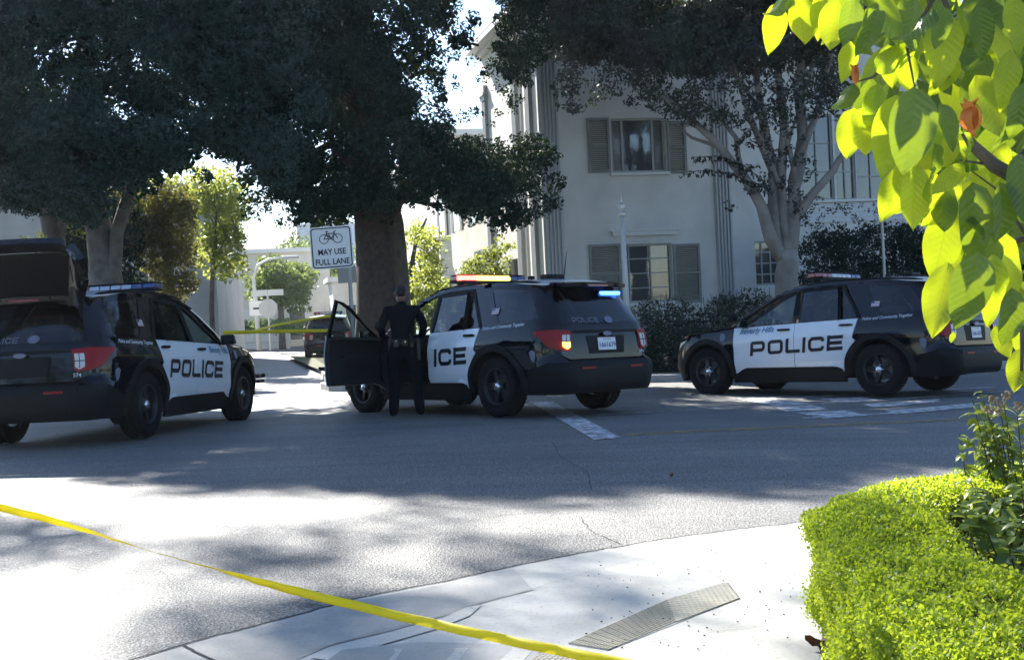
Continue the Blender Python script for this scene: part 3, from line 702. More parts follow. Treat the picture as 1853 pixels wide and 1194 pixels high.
def make_wheel(par, x, y, side):
    c = Vector((x, y, .381)); Rm = Matrix.Translation(c) @ Matrix.Rotation(rad(-90 * side), 4, 'X')
    # outer face towards +z of the lathe (pointing outwards)
    ty = MB().lathe([(.235, -.11), (.30, -.125), (.355, -.12), (.376, -.10), (.381, -.06), (.381, -.052), (.374, -.05), (.374, -.04), (.381, -.038), (.381, .038), (.374, .04), (.374, .05), (.381, .052), (.381, .06), (.376, .10), (.355, .12), (.30, .125), (.245, .112), (.235, .10)], 40, Rm).build('tyre', M_rub, par, smooth=True)
    tb = MB()
    for k in range(44):
        a = 2 * math.pi * k / 44
        for zz, sg in ((.078, 1), (-.078, 1)):
            p = Rm @ Vector((.3815 * math.cos(a), .3815 * math.sin(a), zz)); tb.box(p, (.03, .03, .03), (Rm.to_3x3() @ Matrix.Rotation(a, 3, 'Z')) @ Matrix.Diagonal((.35, .8, 1.2)))
    tb.build('tread', M_rub, ty)['kind'] = 'stuff'
    rim = MB().lathe([(.236, .10), (.236, .118), (.222, .116), (.214, .06), (.200, .02), (.19, -.09)], 36, Rm)
    rim.build('rim', M_rimk, ty, smooth=True)
    sp = MB()
    for k in range(5):
        a0 = 2 * math.pi * k / 5
        P = []
        for (r, w, zf, zb) in ((.06, .052, .075, .03), (.215, .040, .062, .03)):
            for (dw, zz) in ((-w, zb), (w, zb), (w * .8, zf), (-w * .8, zf)):
                P.append(Rm @ Vector((r * math.cos(a0) - dw * math.sin(a0), r * math.sin(a0) + dw * math.cos(a0), zz)))
        sp.hexa([P[0], P[1], P[2], P[3], P[4], P[5], P[6], P[7]])
    sp.lathe([(.0, .02), (.085, .02), (.085, .07), (.07, .078), (.0, .078)], 20, Rm)
    sp.build('spoke', M_rimk, ty, bevel=.006)
    MB().lathe([(.052, .078), (.052, .092), (.045, .104), (.03, .112), (0, .115)], 20, Rm).build('hub_cap', M_chrome, ty, smooth=True)
    nt_ = MB()
    for k in range(5):
        a0 = 2 * math.pi * (k + .5) / 5; m2 = Rm @ Matrix.Translation((.066 * math.cos(a0), .066 * math.sin(a0), 0))
        nt_.lathe([(.010, .07), (.010, .092), (0, .094)], 8, m2)
    nt_.build('wheel_nut', M_chrome, ty)['kind'] = 'stuff'
    MB().lathe([(0, -.02), (.16, -.02), (.16, -.0), (0, .0)], 24, Rm).build('brake_disc', mat('brake_disc', (.2, .19, .18), .4, metal=.8) if 'brake_disc' not in bpy.data.materials else bpy.data.materials['brake_disc'], ty)
    ty.name = 'wheel'
    return ty

def make_suv():
    t = thing('police_suv', (0, 0, 0), 'x', 'police car')
    WX, WZ = 1.5125, .381
    for sd in (1, -1):
        for wx in (WX, -WX): make_wheel(t, wx, sd * .845, sd)
        hinge_f = Vector((.955, sd * .93, 0)); hinge_r = Vector((-.15, sd * .93, 0))
        # front fender
        bt = belt(.98)
        P = [(.975, .40), (.985, bt - .005), (1.3, bt - .035), (1.7, bt - .085), (2.0, bt - .15), (2.18, .86), (2.30, .80), (2.30, .70), (2.12, .66), (2.02, .58)] + arc(WX, WZ, .475, 22, 172, 16)
        panel('front_fender', P, SM, M_black, t, 0, sd)
        # wheel arch flares
        for wx in (WX, -WX):
            o_ = arc(wx, WZ, .535, -10, 190, 22); i_ = arc(wx, WZ, .452, -10, 190, 22)
            panel('wheel_arch', [[o_[k], o_[k + 1], i_[k + 1], i_[k]] for k in range(22)], SM, M_plast, t, .018, sd, step=9, thick=.05)
        # rocker cladding
        panel('rocker_cladding', [(-.98, .20), (-.98, .33), (-.93, .40), (-.85, .43), (.75, .43), (.85, .38), (1.0, .33), (1.03, .26), (1.02, .20)], SM, M_plast, t, .006, sd, thick=.04)
        # ---- front door as its own movable part
        b0, b1 = belt(-.14), belt(.97)
        P = [(-.135, .435), (.74, .435), (.84, .405), (.965, .335), (.975, b1), (-.14, b0)]
        fd = panel('front_door', P, SM, M_wcar, t, .001, sd, thick=.012, origin=hinge_f); fd.location = hinge_f
        outer = [(-.14, b0 + .004), (.93, b1 + .004), (.80, b1 + .035), (.50, 1.28), (.20, ztop(.20) - .075), (.02, ztop(0) - .055), (-.13, ztop(-.1) - .045)]
        inner = [(-.085, b0 + .012), (.86, b1 + .012), (.77, b1 + .028), (.47, 1.262), (.18, ztop(.20) - .115), (.01, ztop(0) - .095), (-.085, ztop(-.1) - .085)]
        ring = [[outer[i], outer[(i + 1) % 7], inner[(i + 1) % 7], inner[i]] for i in range(7)]
        panel('door_window_frame', ring, SM, M_plast, fd, .0, sd, thick=.04, origin=hinge_f)
        panel('window_glass', inner, SM, M_gl_front, fd, -.012, sd, thick=.004, step=.15, origin=hinge_f)
        # inner trim of the door
        P2 = [(-.13, .44), (.75, .44), (.84, .41), (.955, .345), (.965, b1 - .005), (-.135, b0 - .005)]
        panel('door_trim', P2, SM, M_int, fd, -.014, sd, thick=.085, origin=hinge_f)
        MB().box((.35, sd * .85, .82), (.55, .10, .05)).build('armrest', M_int, fd).location = -hinge_f
        # handles
        for (px_, par_, hg) in ((.01, fd, hinge_f), (-1.02, None, hinge_r)):
            pass
        def handle(xc, par_, hg):
            z = belt(xc) - .085; y = sd * (wid(xc, z) + .028)
            m_ = MB(); m_.tube([(xc - .115, y - sd * .022, z), (xc - .085, y, z + .002), (xc + .07, y, z + .002), (xc + .105, y - sd * .022, z)], [.013, .017, .017, .013], 8)
            m_.box((xc + .0, y - sd * .027, z - .008), (.15, .006, .05)); o = m_.build('handle', M_plast, par_); o.location = -hg
        handle(.05, fd, hinge_f)
        # mirror
        mz = belt(.8) + .055; my = sd * 1.05
        mm = MB().tube([(.72, sd * .93, mz - .05), (.74, sd * 1.0, mz - .03)], .025, 8); mo = mm.build('mirror', M_plast, fd); mo.location = -hinge_f
        bmx = MB().hexa([(.70, sd * .97, mz - .07), (.84, sd * 1.0, mz - .06), (.80, sd * 1.17, mz - .055), (.70, sd * 1.19, mz - .065), (.70, sd * .97, mz + .07), (.80, sd * 1.0, mz + .07), (.77, sd * 1.15, mz + .075), (.70, sd * 1.18, mz + .065)])
        o = bmx.build('mirror_housing', M_black, fd, bevel=.02); o.location = -hinge_f
        # ---- rear door
        P = [(-.145, .435), (-.148, b0), (-1.21, belt(-1.2)), (-1.13, .86)] + arc(-WX, WZ, .54, 52, 8, 8)[0:] + [(-.955, .36), (-.90, .405), (-.80, .435)]
        rd = panel('rear_door', P, SM, M_wcar, t, .001, sd, thick=.05, origin=hinge_r); rd.location = hinge_r
        b2 = belt(-1.2)
        outer = [(-.15, b0 + .004), (-.155, ztop(-.2) - .045), (-.90, ztop(-.9) - .04), (-1.06, 1.42), (-1.27, b2 + .004)]
        inner = [(-.20, b0 + .012), (-.20, ztop(-.2) - .085), (-.88, ztop(-.9) - .085), (-1.01, 1.42), (-1.19, b2 + .010)]
        ring = [[outer[i], outer[(i + 1) % 5], inner[(i + 1) % 5], inner[i]] for i in range(5)]
        ring += [[(-.90, b2 - .002), (-.93, b2 - .001), (-.85, ztop(-.8) - .086), (-.82, ztop(-.8) - .086)]]
        panel('door_window_frame', ring, SM, M_plast, rd, 0, sd, thick=.04, origin=hinge_r)
        panel('window_glass', inner, SM, M_gl_dark, rd, -.012, sd, thick=.004, step=.15, origin=hinge_r)
        handle(-1.02, rd, hinge_r)
        # ---- quarter panel, pillars, roof rail
        zl = .665
        P = [(-1.22, b2 - .005), (-2.28, belt(-2.3) + .0), (-2.40, 1.02), (-2.44, .99), (-2.46, .90), (-2.46, .78), (-2.42, zl), (-2.15, .60), (-2.06, .52)] + arc(-WX, WZ, .475, 14, 128, 14)[0:0] + arc(-WX, WZ, .475, 165, 56, 14) + [(-1.14, .86)]
        panel('quarter_panel', P, SM, M_black, t, 0, sd)
        quarter_gl = [(-1.58, belt(-1.6) + .035), (-1.47, 1.34), (-1.30, ztop(-1.3) - .06), (-2.16, ztop(-2.1) - .05), (-2.40, belt(-2.3) + .06), (-2.30, belt(-2.3) + .03)]
        outer = [(-1.28, b2 + .0), (-1.09, 1.42), (-.93, ztop(-1) - .03), (-2.24, ztop(-2.2) - .02), (-2.44, belt(-2.3) + .10), (-2.42, belt(-2.3))]
        inner = [(-1.58, belt(-1.6) + .035), (-1.45, 1.36), (-1.28, ztop(-1.3) - .06), (-2.14, ztop(-2.1) - .05), (-2.36, belt(-2.3) + .09), (-2.33, belt(-2.3) + .035)]
        ring = [[outer[i], outer[(i + 1) % 6], inner[(i + 1) % 6], inner[i]] for i in range(6)]
        panel('rear_pillar', ring, SM, M_black, t, .002, sd, step=.12)
        panel('quarter_window', inner, SM, M_gl_dark, t, -.006, sd, thick=.004, step=.12)
        panel('corner_panel', [(-2.36, belt(-2.3)), (-2.14, ztop(-2.1) - .03), (-2.56, ztop(-2.1) - .03), (-2.62, 1.3), (-2.64, 1.09), (-2.64, .66), (-2.20, .66), (-2.14, .80), (-2.14, 1.06), (-2.30, belt(-2.3))], SM, M_black, t, -.012, sd, step=.08)
        rail = [(.30, 1.555), (.10, ztop(.1) - .045)] + [(x, ztop(x) - .040) for x in (-.1, -.4, -.8, -1.2, -1.6, -2.0, -2.24)] + [(x, ztop(x) + .012) for x in (-2.24, -2.0, -1.6, -1.2, -.8, -.4, 0, .12)]
        panel('roof_rail', rail, SM, M_black, t, .004, sd, step=.15, thick=.03)
        # raised roof bars
        MB().tube([(x, sd * (wid(x, ztop(x)) - .02), ztop(x) + .03) for x in (.0, -.15, -.6, -1.1, -1.6, -2.0, -2.12)], [.008, .016, .016, .016, .016, .016, .006], 8).build('roof_bar', M_plast, t)
        # A pillar
        ap_ = [(1.06, sd * .84, 1.085), (.80, sd * .80, 1.25), (.50, sd * .755, 1.42), (.25, sd * .715, 1.545), (.10, sd * .70, 1.605)]
        MB().tube(ap_, [.045, .04, .036, .036, .04], 8).build('windscreen_pillar', M_black, t, smooth=True)
        MB().box((-.14, sd * .80, 1.38), (.07, .04, .56), Matrix.Rotation(rad(20 * sd), 3, 'X')).build('centre_pillar', M_plast, t)
        # tail lamp, wrapping the corner
        tl = [(-2.26, 1.055), (-2.28, 1.02), (-2.36, .965), (-2.43, .87), (-2.52, .825), (-2.69, .80), (-2.725, .835), (-2.735, 1.045), (-2.55, 1.065)]
        tlo = panel('tail_light', tl, SM, M_red, t, .020, sd, step=.05, thick=.03)
        rv = [(-2.61, 1.00), (-2.71, 1.00), (-2.71, .855), (-2.66, .825), (-2.61, .855)]
        rvo = panel('reverse_light', rv, SM, M_rev, tlo, .028, sd, step=.06, thick=.006)
        panel('lamp_divider', [[(-2.605, .925), (-2.715, .925), (-2.715, .915), (-2.605, .915)], [(-2.657, 1.0), (-2.663, 1.0), (-2.663, .84), (-2.657, .84)]], SM, M_plast, tlo, .031, sd, step=.06, thick=.004)
        # headlamp
        hl = [(1.98, .90), (2.25, .86), (2.52, .83), (2.58, .76), (2.40, .72), (2.25, .745), (2.12, .80)]
        panel('headlight', hl, SM, M_clear, t, .008, sd, step=.06, thick=.02)
        # front bumper side + rear bumper side
        panel('front_bumper', [(2.0, .30), (2.03, .57), (2.12, .64), (2.32, .69), (2.644, .66), (2.644, .22), (2.5, .22), (2.2, .24)], SM, M_plast, t, .004, sd, step=.08)
        panel('rear_bumper', [(-1.98, .28), (-2.06, .50), (-2.18, .60), (-2.36, .66), (-2.50, .685), (-2.69, .685), (-2.69, .29), (-2.3, .27)], SM, M_plast, t, .004, sd, step=.08)
        # reflector slot in rear bumper
        panel('bumper_reflector', [(-2.80, .60), (-3.02, .60), (-3.02, .575), (-2.80, .575)], SM, M_red, t, .012, sd, step=.1, thick=.006)
        # door lettering
        H = .22
        Ls, Wt = letters('POLICE', w=.23, lw=1.24, gap=.22)
        s0 = .66; zb0 = .625
        for (Pl, x0) in Ls:
            polys = []
            for P_ in Pl: polys.append([(x0 + p[0] + p[1] * .12, p[1]) for p in P_])
            sc_ = H; total = Wt * sc_
            def pl(a, b, off=0, sc_=sc_, sd=sd, total=total):
                s = s0 - a * sc_ if sd > 0 else s0 - total + a * sc_
                q = SM(s, zb0 + b * sc_ + (s0 - s) * .035, .0075); return q
            cs = [pl(p[0], p[1]).x for P_ in polys for p in P_]
            on_front = (min(cs) + max(cs)) / 2 > -.14
            par_, hg = (fd, hinge_f) if on_front else (rd, hinge_r)
            panel('letter', polys, pl, M_letter, par_, 0, sd, step=1.5, thick=.0015, smooth_=False, origin=hg)
        def place_side(s_left, z0, off=.0075):
            def f(a, b): 
                s = s_left - a if sd > 0 else s_left + a
                q = SM(s, z0 + b + (s_left - s) * .035 * (1), off); return Vector((q.x, q.y * sd, q.z))
            return f
        decal_text('script_lettering', 'Beverly Hills', .125, place_side(.86 if sd > 0 else .30, belt(.5) - .115), M_blue_t, fd, shear=.35, off=.002, origin=hinge_f)
        decal_text('motto_lettering', 'Police and Community Together', .062, place_side(-1.28 if sd > 0 else -2.16, belt(-1.6) - .045), M_wt, t, shear=.3, off=.001)
        # flag sticker in the pillar behind the rear door
        fx = -1.40; panel('flag_sticker', [(fx, 1.30), (fx - .13, 1.30), (fx - .13, 1.38), (fx, 1.38)], SM, M_plate, t, .012, sd, thick=.002)
        panel('flag_stripe', [[(fx - .001, 1.305 + k * .022), (fx - .129, 1.305 + k * .022), (fx - .129, 1.313 + k * .022), (fx - .001, 1.313 + k * .022)] for k in range(4)], SM, M_red, t, .014, sd, thick=.001)
        panel('flag_canton', [(fx - .001 if sd > 0 else fx - .075, 1.345), (fx - .055 if sd > 0 else fx - .129, 1.345), (fx - .055 if sd > 0 else fx - .129, 1.379), (fx - .001 if sd > 0 else fx - .075, 1.379)], SM, M_bluel, t, .016, sd, thick=.001)
        # badge emblem on the fender
        bx = 1.18; panel('badge_emblem', [(bx + .055 * math.cos(rad(a)), .93 + .065 * math.sin(rad(a))) for a in range(0, 360, 24)], SM, M_grey_t, t, .008, sd, thick=.002)
        bx2 = -2.22; panel('badge_emblem', [(bx2 - .05, .80), (bx2, .83), (bx2 + .05, .80), (bx2 + .04, .72), (bx2, .67), (bx2 - .04, .72)], SM, M_grey_t, t, .008, sd, thick=.002)
        # inner wheel housings
        for wx in (WX, -WX):
            l = MB(); P_ = arc(wx, WZ, .47, -5, 185, 14)
            for i in range(len(P_) - 1):
                a_, c_ = P_[i], P_[i + 1]; l.quad((a_[0], sd * .95, a_[1]), (c_[0], sd * .95, c_[1]), (c_[0], sd * .55, c_[1]), (a_[0], sd * .55, a_[1]))
            l.poly([(p[0], sd * .6, p[1]) for p in P_]); l.build('wheel_housing', M_dark, t)
    # ---- hood
    def HM(x, y, off=0):
        k = (x - 1.0) / 1.28; z = belt(.98) - .004 + .035 * (1 - (y / .88) ** 2) - .15 * max(0, k) ** 1.8 + (.012 if .42 < abs(y) < .62 else 0)
        return Vector((x - .10 * (y / .88) ** 2 * max(0, k) , y, z + off))
    def hw(x): return wid(x, .95) - .012 - (.28 * max(0, (x - 2.0) / .3) ** 2)
    xsn = [1.0, 1.2, 1.5, 1.8, 2.0, 2.15, 2.28]
    panel('hood', [(x, hw(x)) for x in xsn] + [(x, -hw(x)) for x in xsn[::-1]], HM, M_black, t, .012, 1, step=.10)
    # cowl + windscreen
    def WM(a, b, off=0):   # a across -1..1, b up 0..1
        p0 = Vector((1.10 - .10 * a * a, a * .80, 1.10)); p1 = Vector((.14 - .05 * a * a, a * .66, 1.605 + .03 * (1 - a * a))); p = p0.lerp(p1, b); p.z += .05 * math.sin(math.pi * b); return p
    panel('windscreen', [(-1, 0), (1, 0), (1, 1), (-1, 1)], WM, M_gl_front, t, 0, 1, step=.2, thick=.005)
    MB().box((1.05, 0, 1.075), (.22, 1.6, .05)).build('cowl', M_plast, t)
    # roof
    def RfM(x, y, off=0):
        w = wid(x, ztop(x)) + .005; return Vector((x, y, ztop(x) + .008 + .065 * (1 - (y / w) ** 2) + off))
    rx = [.14, 0, -.3, -.7, -1.1, -1.5, -1.9, -2.2]
    panel('roof', [(x, wid(x, ztop(x)) - .015) for x in rx] + [(x, -(wid(x, ztop(x)) - .015)) for x in rx[::-1]], RfM, M_wcar, t, 0, 1, step=.12)
    sp = [(-2.19, .60), (-2.30, .59), (-2.40, .55), (-2.44, .3), (-2.45, 0), (-2.44, -.3), (-2.40, -.55), (-2.30, -.59), (-2.19, -.60)]
    panel('roof_spoiler', sp, lambda x, y, off=0: Vector((x, y, ztop(-2.2) + .03 + .03 * (1 - (y / .62) ** 2) - (-2.2 - x) * .12)), M_black, t, 0, 1, step=.1, thick=.045)
    MB().box((-2.44, 0, ztop(-2.2) - .012), (.03, .35, .02)).build('high_brake_light', M_redl, t)
    MB().tube([(-1.95, .12, ztop(-1.95) + .06), (-2.03, .12, ztop(-1.95) + .42)], [.008, .003], 6).build('aerial', M_plast, t)
    MB().box((-1.6, .0, ztop(-1.6) + .10), (.16, .30, .06)).box((-1.25, .05, ztop(-1.2) + .095), (.08, .08, .05)).build('roof_equipment', M_plast, t, bevel=.02)
    # ---- rear face: tailgate, glass, bumper centre
    zg0, zg1 = 1.13, 1.60
    tg = [(.63, .70), (.80, .78), (.83, .95), (.80, 1.10), (.74, zg0), (-.74, zg0), (-.80, 1.10), (-.83, .95), (-.80, .78), (-.63, .70)]
    tgo = panel('tailgate', tg, RM, M_black, t, 0, 1, step=.08)
    gl = [(.70, zg0 + .01), (.555, zg1), (-.555, zg1), (-.70, zg0 + .01)]
    panel('rear_window', gl, RM, M_gl_dark, t, .004, 1, step=.12, thick=.005)
    ro = [(.80, zg0 - .02), (.585, zg1 + .06), (-.585, zg1 + .06), (-.80, zg0 - .02)]; ri = [(.705, zg0 + .005), (.56, zg1 - .01), (-.56, zg1 - .01), (-.705, zg0 + .005)]
    panel('rear_window_frame', [[ro[i], ro[(i + 1) % 4], ri[(i + 1) % 4], ri[i]] for i in range(4)], RM, M_black, t, .003, 1, step=.08)
    panel('plate_recess', [(.30, .76), (.34, .98), (-.34, .98), (-.30, .76)], RM, M_plast, tgo, .006, 1, thick=.004)
    panel('tailgate_trim', [(.62, 1.055), (.62, 1.025), (-.62, 1.025), (-.62, 1.055)], RM, M_plast, tgo, .02, 1, thick=.02)
    pl_ = panel('number_plate', [(.155, .80), (.155, .955), (-.155, .955), (-.155, .80)], RM, M_plate, tgo, .018, 1, thick=.006)
    decal_text('plate_number', '1661679', .085, lambda a, b: RM(-a, .835 + b, .021), M_platet, pl_, off=.001, align='CENTER')
    decal_text('plate_state', 'CALIFORNIA', .026, lambda a, b: RM(-a, .925 + b, .021), M_redl, pl_, align='CENTER')
    Ls, Wt = letters('POLICE', w=.16, lw=1.0, gap=.28)
    for (Pl, x0) in Ls:
        f_ = lambda a, b, off=0: RM((.50 - a * .068), 1.150 + b * .062, .016)
        panel('letter', [[(x0 + p[0], p[1]) for p in P_] for P_ in Pl], f_, M_grey_t, tgo, 0, 1, step=2, thick=.001, smooth_=False)
    panel('badge_emblem', [(-.12 + .07 * math.cos(rad(a)), 1.18 + .045 * math.sin(rad(a))) for a in range(0, 360, 24)], RM, M_grey_t, tgo, .016, 1, thick=.001)
    panel('maker_oval', [(.0 + .075 * math.cos(rad(a)), 1.005 - .0 + .028 * math.sin(rad(a)) + .0) for a in range(0, 360, 20)], RM, M_grey_t, tgo, .045, 1, thick=.01)
    decal_text('unit_number', '574', .06, lambda a, b: RM(-.60 - a, .745 + b, .010), M_wt, tgo, off=.001)
    zz_ = [.29, .36, .45, .55, .62, .685]; wy = lambda z: wid(XR + RC, z) - RC + .012
    panel('rear_bumper_centre', [(wy(z), z) for z in zz_] + [(-wy(z), z) for z in zz_[::-1]], RM, M_plast, t, .004, 1, step=.08)
    zz_ = [.22, .36, .5, .66]; wy2 = lambda z: wid(XF - RF, z) - RF + .012
    panel('front_bumper_centre', [(wy2(z), z) for z in zz_] + [(-wy2(z), z) for z in zz_[::-1]], FM, M_plast, t, .004, 1, step=.08)
    # closing panels: bulkheads, floor, interior
    MB().box((0, 0, .40), (4.3, 1.10, .30)).box((-.0, 0, .33), (1.9, 1.78, .14)).box((2.0, 0, .5), (.5, 1.2, .4)).box((-2.15, 0, .5), (.6, 1.3, .34)).build('underbody', M_dark, t)
    MB().box((1.5, 0, .78), (1.1, 1.1, .5)).build('engine_bay', M_dark, t)
    MB().box((-1.95, 0, .84), (.85, 1.35, .5)).build('cargo_floor', M_int, t)
    MB().box((-.95, .0, 1.25), (.03, 1.42, .72)).build('partition', M_plast, t)
    for sy in (.38, -.38):
        for sx, nm in ((.0, 'seat'), (-.95, 'seat')):
            b = MB().box((sx + .15, sy, .72), (.52, .50, .20)).box((sx - .12, sy, 1.05), (.16, .50, .66), Matrix.Rotation(rad(-14), 3, 'Y')).box((sx - .22, sy, 1.46), (.10, .26, .18)); b.build(nm, M_int, t, bevel=.05)
    MB().box((.75, 0, .96), (.42, 1.5, .20)).box((.55, -.0, .75), (.3, .35, .35)).build('dashboard', M_int, t, bevel=.04)
    sw = MB(); c = Vector((.47, .38, 1.02)); ax = Matrix.Translation(c) @ Matrix.Rotation(rad(-65), 4, 'Y')
    sw.tube([ax @ Vector((.18 * math.cos(a), .18 * math.sin(a), 0)) for a in [2 * math.pi * k / 20 for k in range(21)]], .015, 6); sw.tube([ax @ Vector((-.17, 0, 0)), ax @ Vector((.17, 0, 0))], .018, 6); sw.tube([ax @ Vector((0, .17, 0)), ax @ Vector((0, 0, -.3))], .02, 6)
    sw.build('steering_wheel', M_plast, t)
    # front face
    panel('grille', [(.62, .68), (.66, .90), (-.66, .90), (-.62, .68)], FM, M_plast, t, .012, 1, step=.1)
    gb = MB()
    for k in range(5): gb.tube([FM(y, .70 + k * .045, .03) for y in (-.6, -.3, 0, .3, .6)], .008, 5)
    gb.build('grille_bar', M_plast, t)
    # push bumper
    pb = MB(); X0 = 2.56
    for y in (-.36, .36): pb.tube([(2.30, y, .42), (X0, y, .42), (X0 + .03, y, .60), (X0 - .02, y, .88)], .035, 8)
    for z in (.45, .62, .82): pb.tube([(X0 + .02, -.36, z), (X0 + .02, .36, z)], .028, 8)
    for y in (-1, 1): pb.tube([(X0 + .02, y * .36, .60), (X0, y * .62, .60), (X0 - .10, y * .86, .60), (2.30, y * .97, .61)], .030, 8); pb.tube([(X0 + .0, y * .36, .52), (X0 - .03, y * .62, .52), (X0 - .12, y * .86, .52), (2.30, y * .96, .53)], .022, 8)
    pb.box((X0 + .02, 0, .62), (.03, .66, .40)).build('push_bumper', M_plast, t)
    MB().tube([(1.02, .82, 1.14), (.97, .93, 1.20), (.95, .96, 1.22)], .015, 6).lathe([(0, -.07), (.05, -.06), (.075, 0), (.078, .03), (0, .04)], 16, Matrix.Translation((.97, .98, 1.25)) @ Matrix.Rotation(rad(90), 4, 'Y')).build('spotlight', M_plast, t)
    # ---- light bar
    LX = -.30; zt = ztop(LX) + .075
    base = MB().box((LX, 0, zt + .035), (.28, 1.16, .035)).build('light_bar', M_plast, t, bevel=.01)
    MB().box((LX, .50, zt - .0), (.08, .05, .07)).box((LX, -.50, zt), (.08, .05, .07)).build('bar_foot', M_plast, base)
    nseg = 8
    for k in range(nseg):
        y = .58 - 1.16 * (k + .5) / nseg; w = 1.16 / nseg - .012
        m_ = M_redl if k < 2 else (M_bluel if k > 5 else M_clear)
        for fx_ in (-1, 1):
            o = MB().hexa([(LX + fx_ * .145, y - w / 2, zt + .055), (LX + fx_ * .005, y - w / 2, zt + .055), (LX + fx_ * .005, y + w / 2, zt + .055), (LX + fx_ * .145, y + w / 2, zt + .055),
                           (LX + fx_ * .125, y - w / 2, zt + .115), (LX + fx_ * .005, y - w / 2, zt + .12), (LX + fx_ * .005, y + w / 2, zt + .12), (LX + fx_ * .125, y + w / 2, zt + .115)]).build('rear_lens' if fx_ < 0 else 'front_lens', m_, base, bevel=.01)
            o['seg'] = k
    MB().box((LX, 0, zt + .128), (.27, 1.14, .012)).build('bar_lid', M_plast, base, bevel=.005)
    MB().box((.16, .18, ztop(.1) + .075), (.22, .10, .03)).box((.05, .18, ztop(.1) + .05), (.05, .05, .06)).build('roof_camera', M_plast, t, bevel=.01)
    return t

def put_on_ground(t, x, y, yaw_deg, dpitch=0.0, droll=0.0):
    yaw = rad(yaw_deg); f = Vector((math.cos(yaw), math.sin(yaw), 0)); l = Vector((-f.y, f.x, 0)); c = Vector((x, y, 0))
    hs = {}
    for a in (1.51, -1.51):
        for b in (.85, -.85): p = c + f * a + l * b; hs[(a, b)] = gz(p.x, p.y)
    zf = (hs[(1.51, .85)] + hs[(1.51, -.85)]) / 2; zr = (hs[(-1.51, .85)] + hs[(-1.51, -.85)]) / 2; zl = (hs[(1.51, .85)] + hs[(-1.51, .85)]) / 2; zrr = (hs[(1.51, -.85)] + hs[(-1.51, -.85)]) / 2
    F = (f * 3.02 + Vector((0, 0, zf - zr))).normalized(); Lh = (l * 1.7 + Vector((0, 0, zl - zrr))).normalized(); U = F.cross(Lh).normalized(); Lh = U.cross(F)
    m = Matrix((F, Lh, U)).transposed().to_4x4(); m.translation = Vector((x, y, (zf + zr) / 2 + .001))
    t.matrix_world = m @ Matrix.Rotation(rad(dpitch), 4, 'Y') @ Matrix.Rotation(rad(droll), 4, 'X')

suv = make_suv()
def sub(t, nm): return [c for c in t.children if c.name.split('.')[0] == nm]
G_SUV = 'black and white police SUVs at the crossing'
right = suv; mid = copy_tree(suv); left = copy_tree(suv); far = copy_tree(suv)
tag(right, 'police SUV parked side-on at the far kerb with all doors closed and lights off', 'police car', G_SUV)
tag(mid, 'police SUV with flashing red and amber roof lights and its driver door open', 'police car', G_SUV)
tag(left, 'black and white police SUV seen from behind with its rear hatch raised', 'police car', G_SUV)
tag(far, 'dark police SUV with white roof parked far down the side street behind the yellow tape', 'police car', G_SUV)
put_on_ground(right, 4.904, 19.17, 134.7, .8, .8); put_on_ground(mid, -.511, 16.94, 130.9, .6, .3); put_on_ground(left, -5.008, 15.61, 81.6, .6, -.6)
_p = at(567, 640, 46.0); put_on_ground(far, _p.x + .25, 48.6, 98.5)
# middle SUV: driver's door open, lamps lit
for d in sub(mid, 'front_door'):
    if d.location.y > 0: d.rotation_euler = (0, 0, rad(-80))
for o in sub(mid, 'light_bar'):
    for c in o.children:
        n = c.name.split('.')[0]
        if n == 'rear_lens':
            k = c['seg']; me = c.data.copy(); c.data = me
            me.materials[0] = {0: L_red, 1: L_red, 2: L_amb, 3: L_amb, 4: L_amb, 5: L_amb}.get(k, me.materials[0])
            if k in (0, 1, 2, 4, 5): c['label'] = 'lit red lamp' if k < 2 else 'lit amber lamp'
MB().box((-2.30, -.36, ztop(-2.2) - .10), (.05, .34, .045)).build('rear_flasher', L_blue, mid, bevel=.01)
MB().box((-2.20, .735, 1.235), (.14, .02, .02)).build('window_flasher', L_teal, mid)
for o in sub(mid, 'tail_light'):
    if (sum((Vector(c) for c in o.bound_box), Vector()) / 8).y > 0:
        panel('turn_signal', [(-2.61, .91), (-2.71, .91), (-2.71, .855), (-2.66, .825), (-2.61, .855)], SM, L_turn, o, .034, 1, step=.1, thick=.003)
for o in sub(left, 'tailgate'):
    for c in list(o.children):
        if c.name.split('.')[0] == 'number_plate':
            for q in list(c.children): bpy.data.objects.remove(q)
            bpy.data.objects.remove(c)
# left SUV: raised hatch (top-hinged frame with its own glass), hinged at the roof edge
zh = ztop(-2.2) + .03
hatch = bpy.data.objects.new('rear_hatch', None)
def HT(y, z, off=0):   # the upper hatch in its closed place, z 1.13..1.66, re-used as raised
    p = RM(y, z, off); return Vector((p.x + 2.30, p.y, p.z - zh))
ho = [(.90, .98), (.86, 1.20), (.60, zh - .02), (-.60, zh - .02), (-.86, 1.20), (-.90, .98), (-.80, .90), (.80, .90)]
hi_ = [(.70, 1.10), (.66, 1.22), (.50, zh - .10), (-.50, zh - .10), (-.66, 1.22), (-.70, 1.10), (-.62, 1.06), (.62, 1.06)]
hm = panel('rear_hatch', [[ho[i], ho[(i + 1) % 8], hi_[(i + 1) % 8], hi_[i]] for i in range(8)], HT, M_black, left, 0, 1, step=.08, thick=.07)
hm.location = (-2.30, 0, zh); hm.rotation_euler = (0, rad(114), 0)
panel('hatch_glass', hi_, HT, mat('hatch_glass_dark', (.003, .003, .005), .5, spec=.08), hm, -.01, 1, step=.12, thick=.005)
for sd in (1, -1): MB().tube([(-2.25, sd * .60, 1.25), (-2.66, sd * .68, 1.95)], .012, 6).build('gas_strut', M_plast, left)
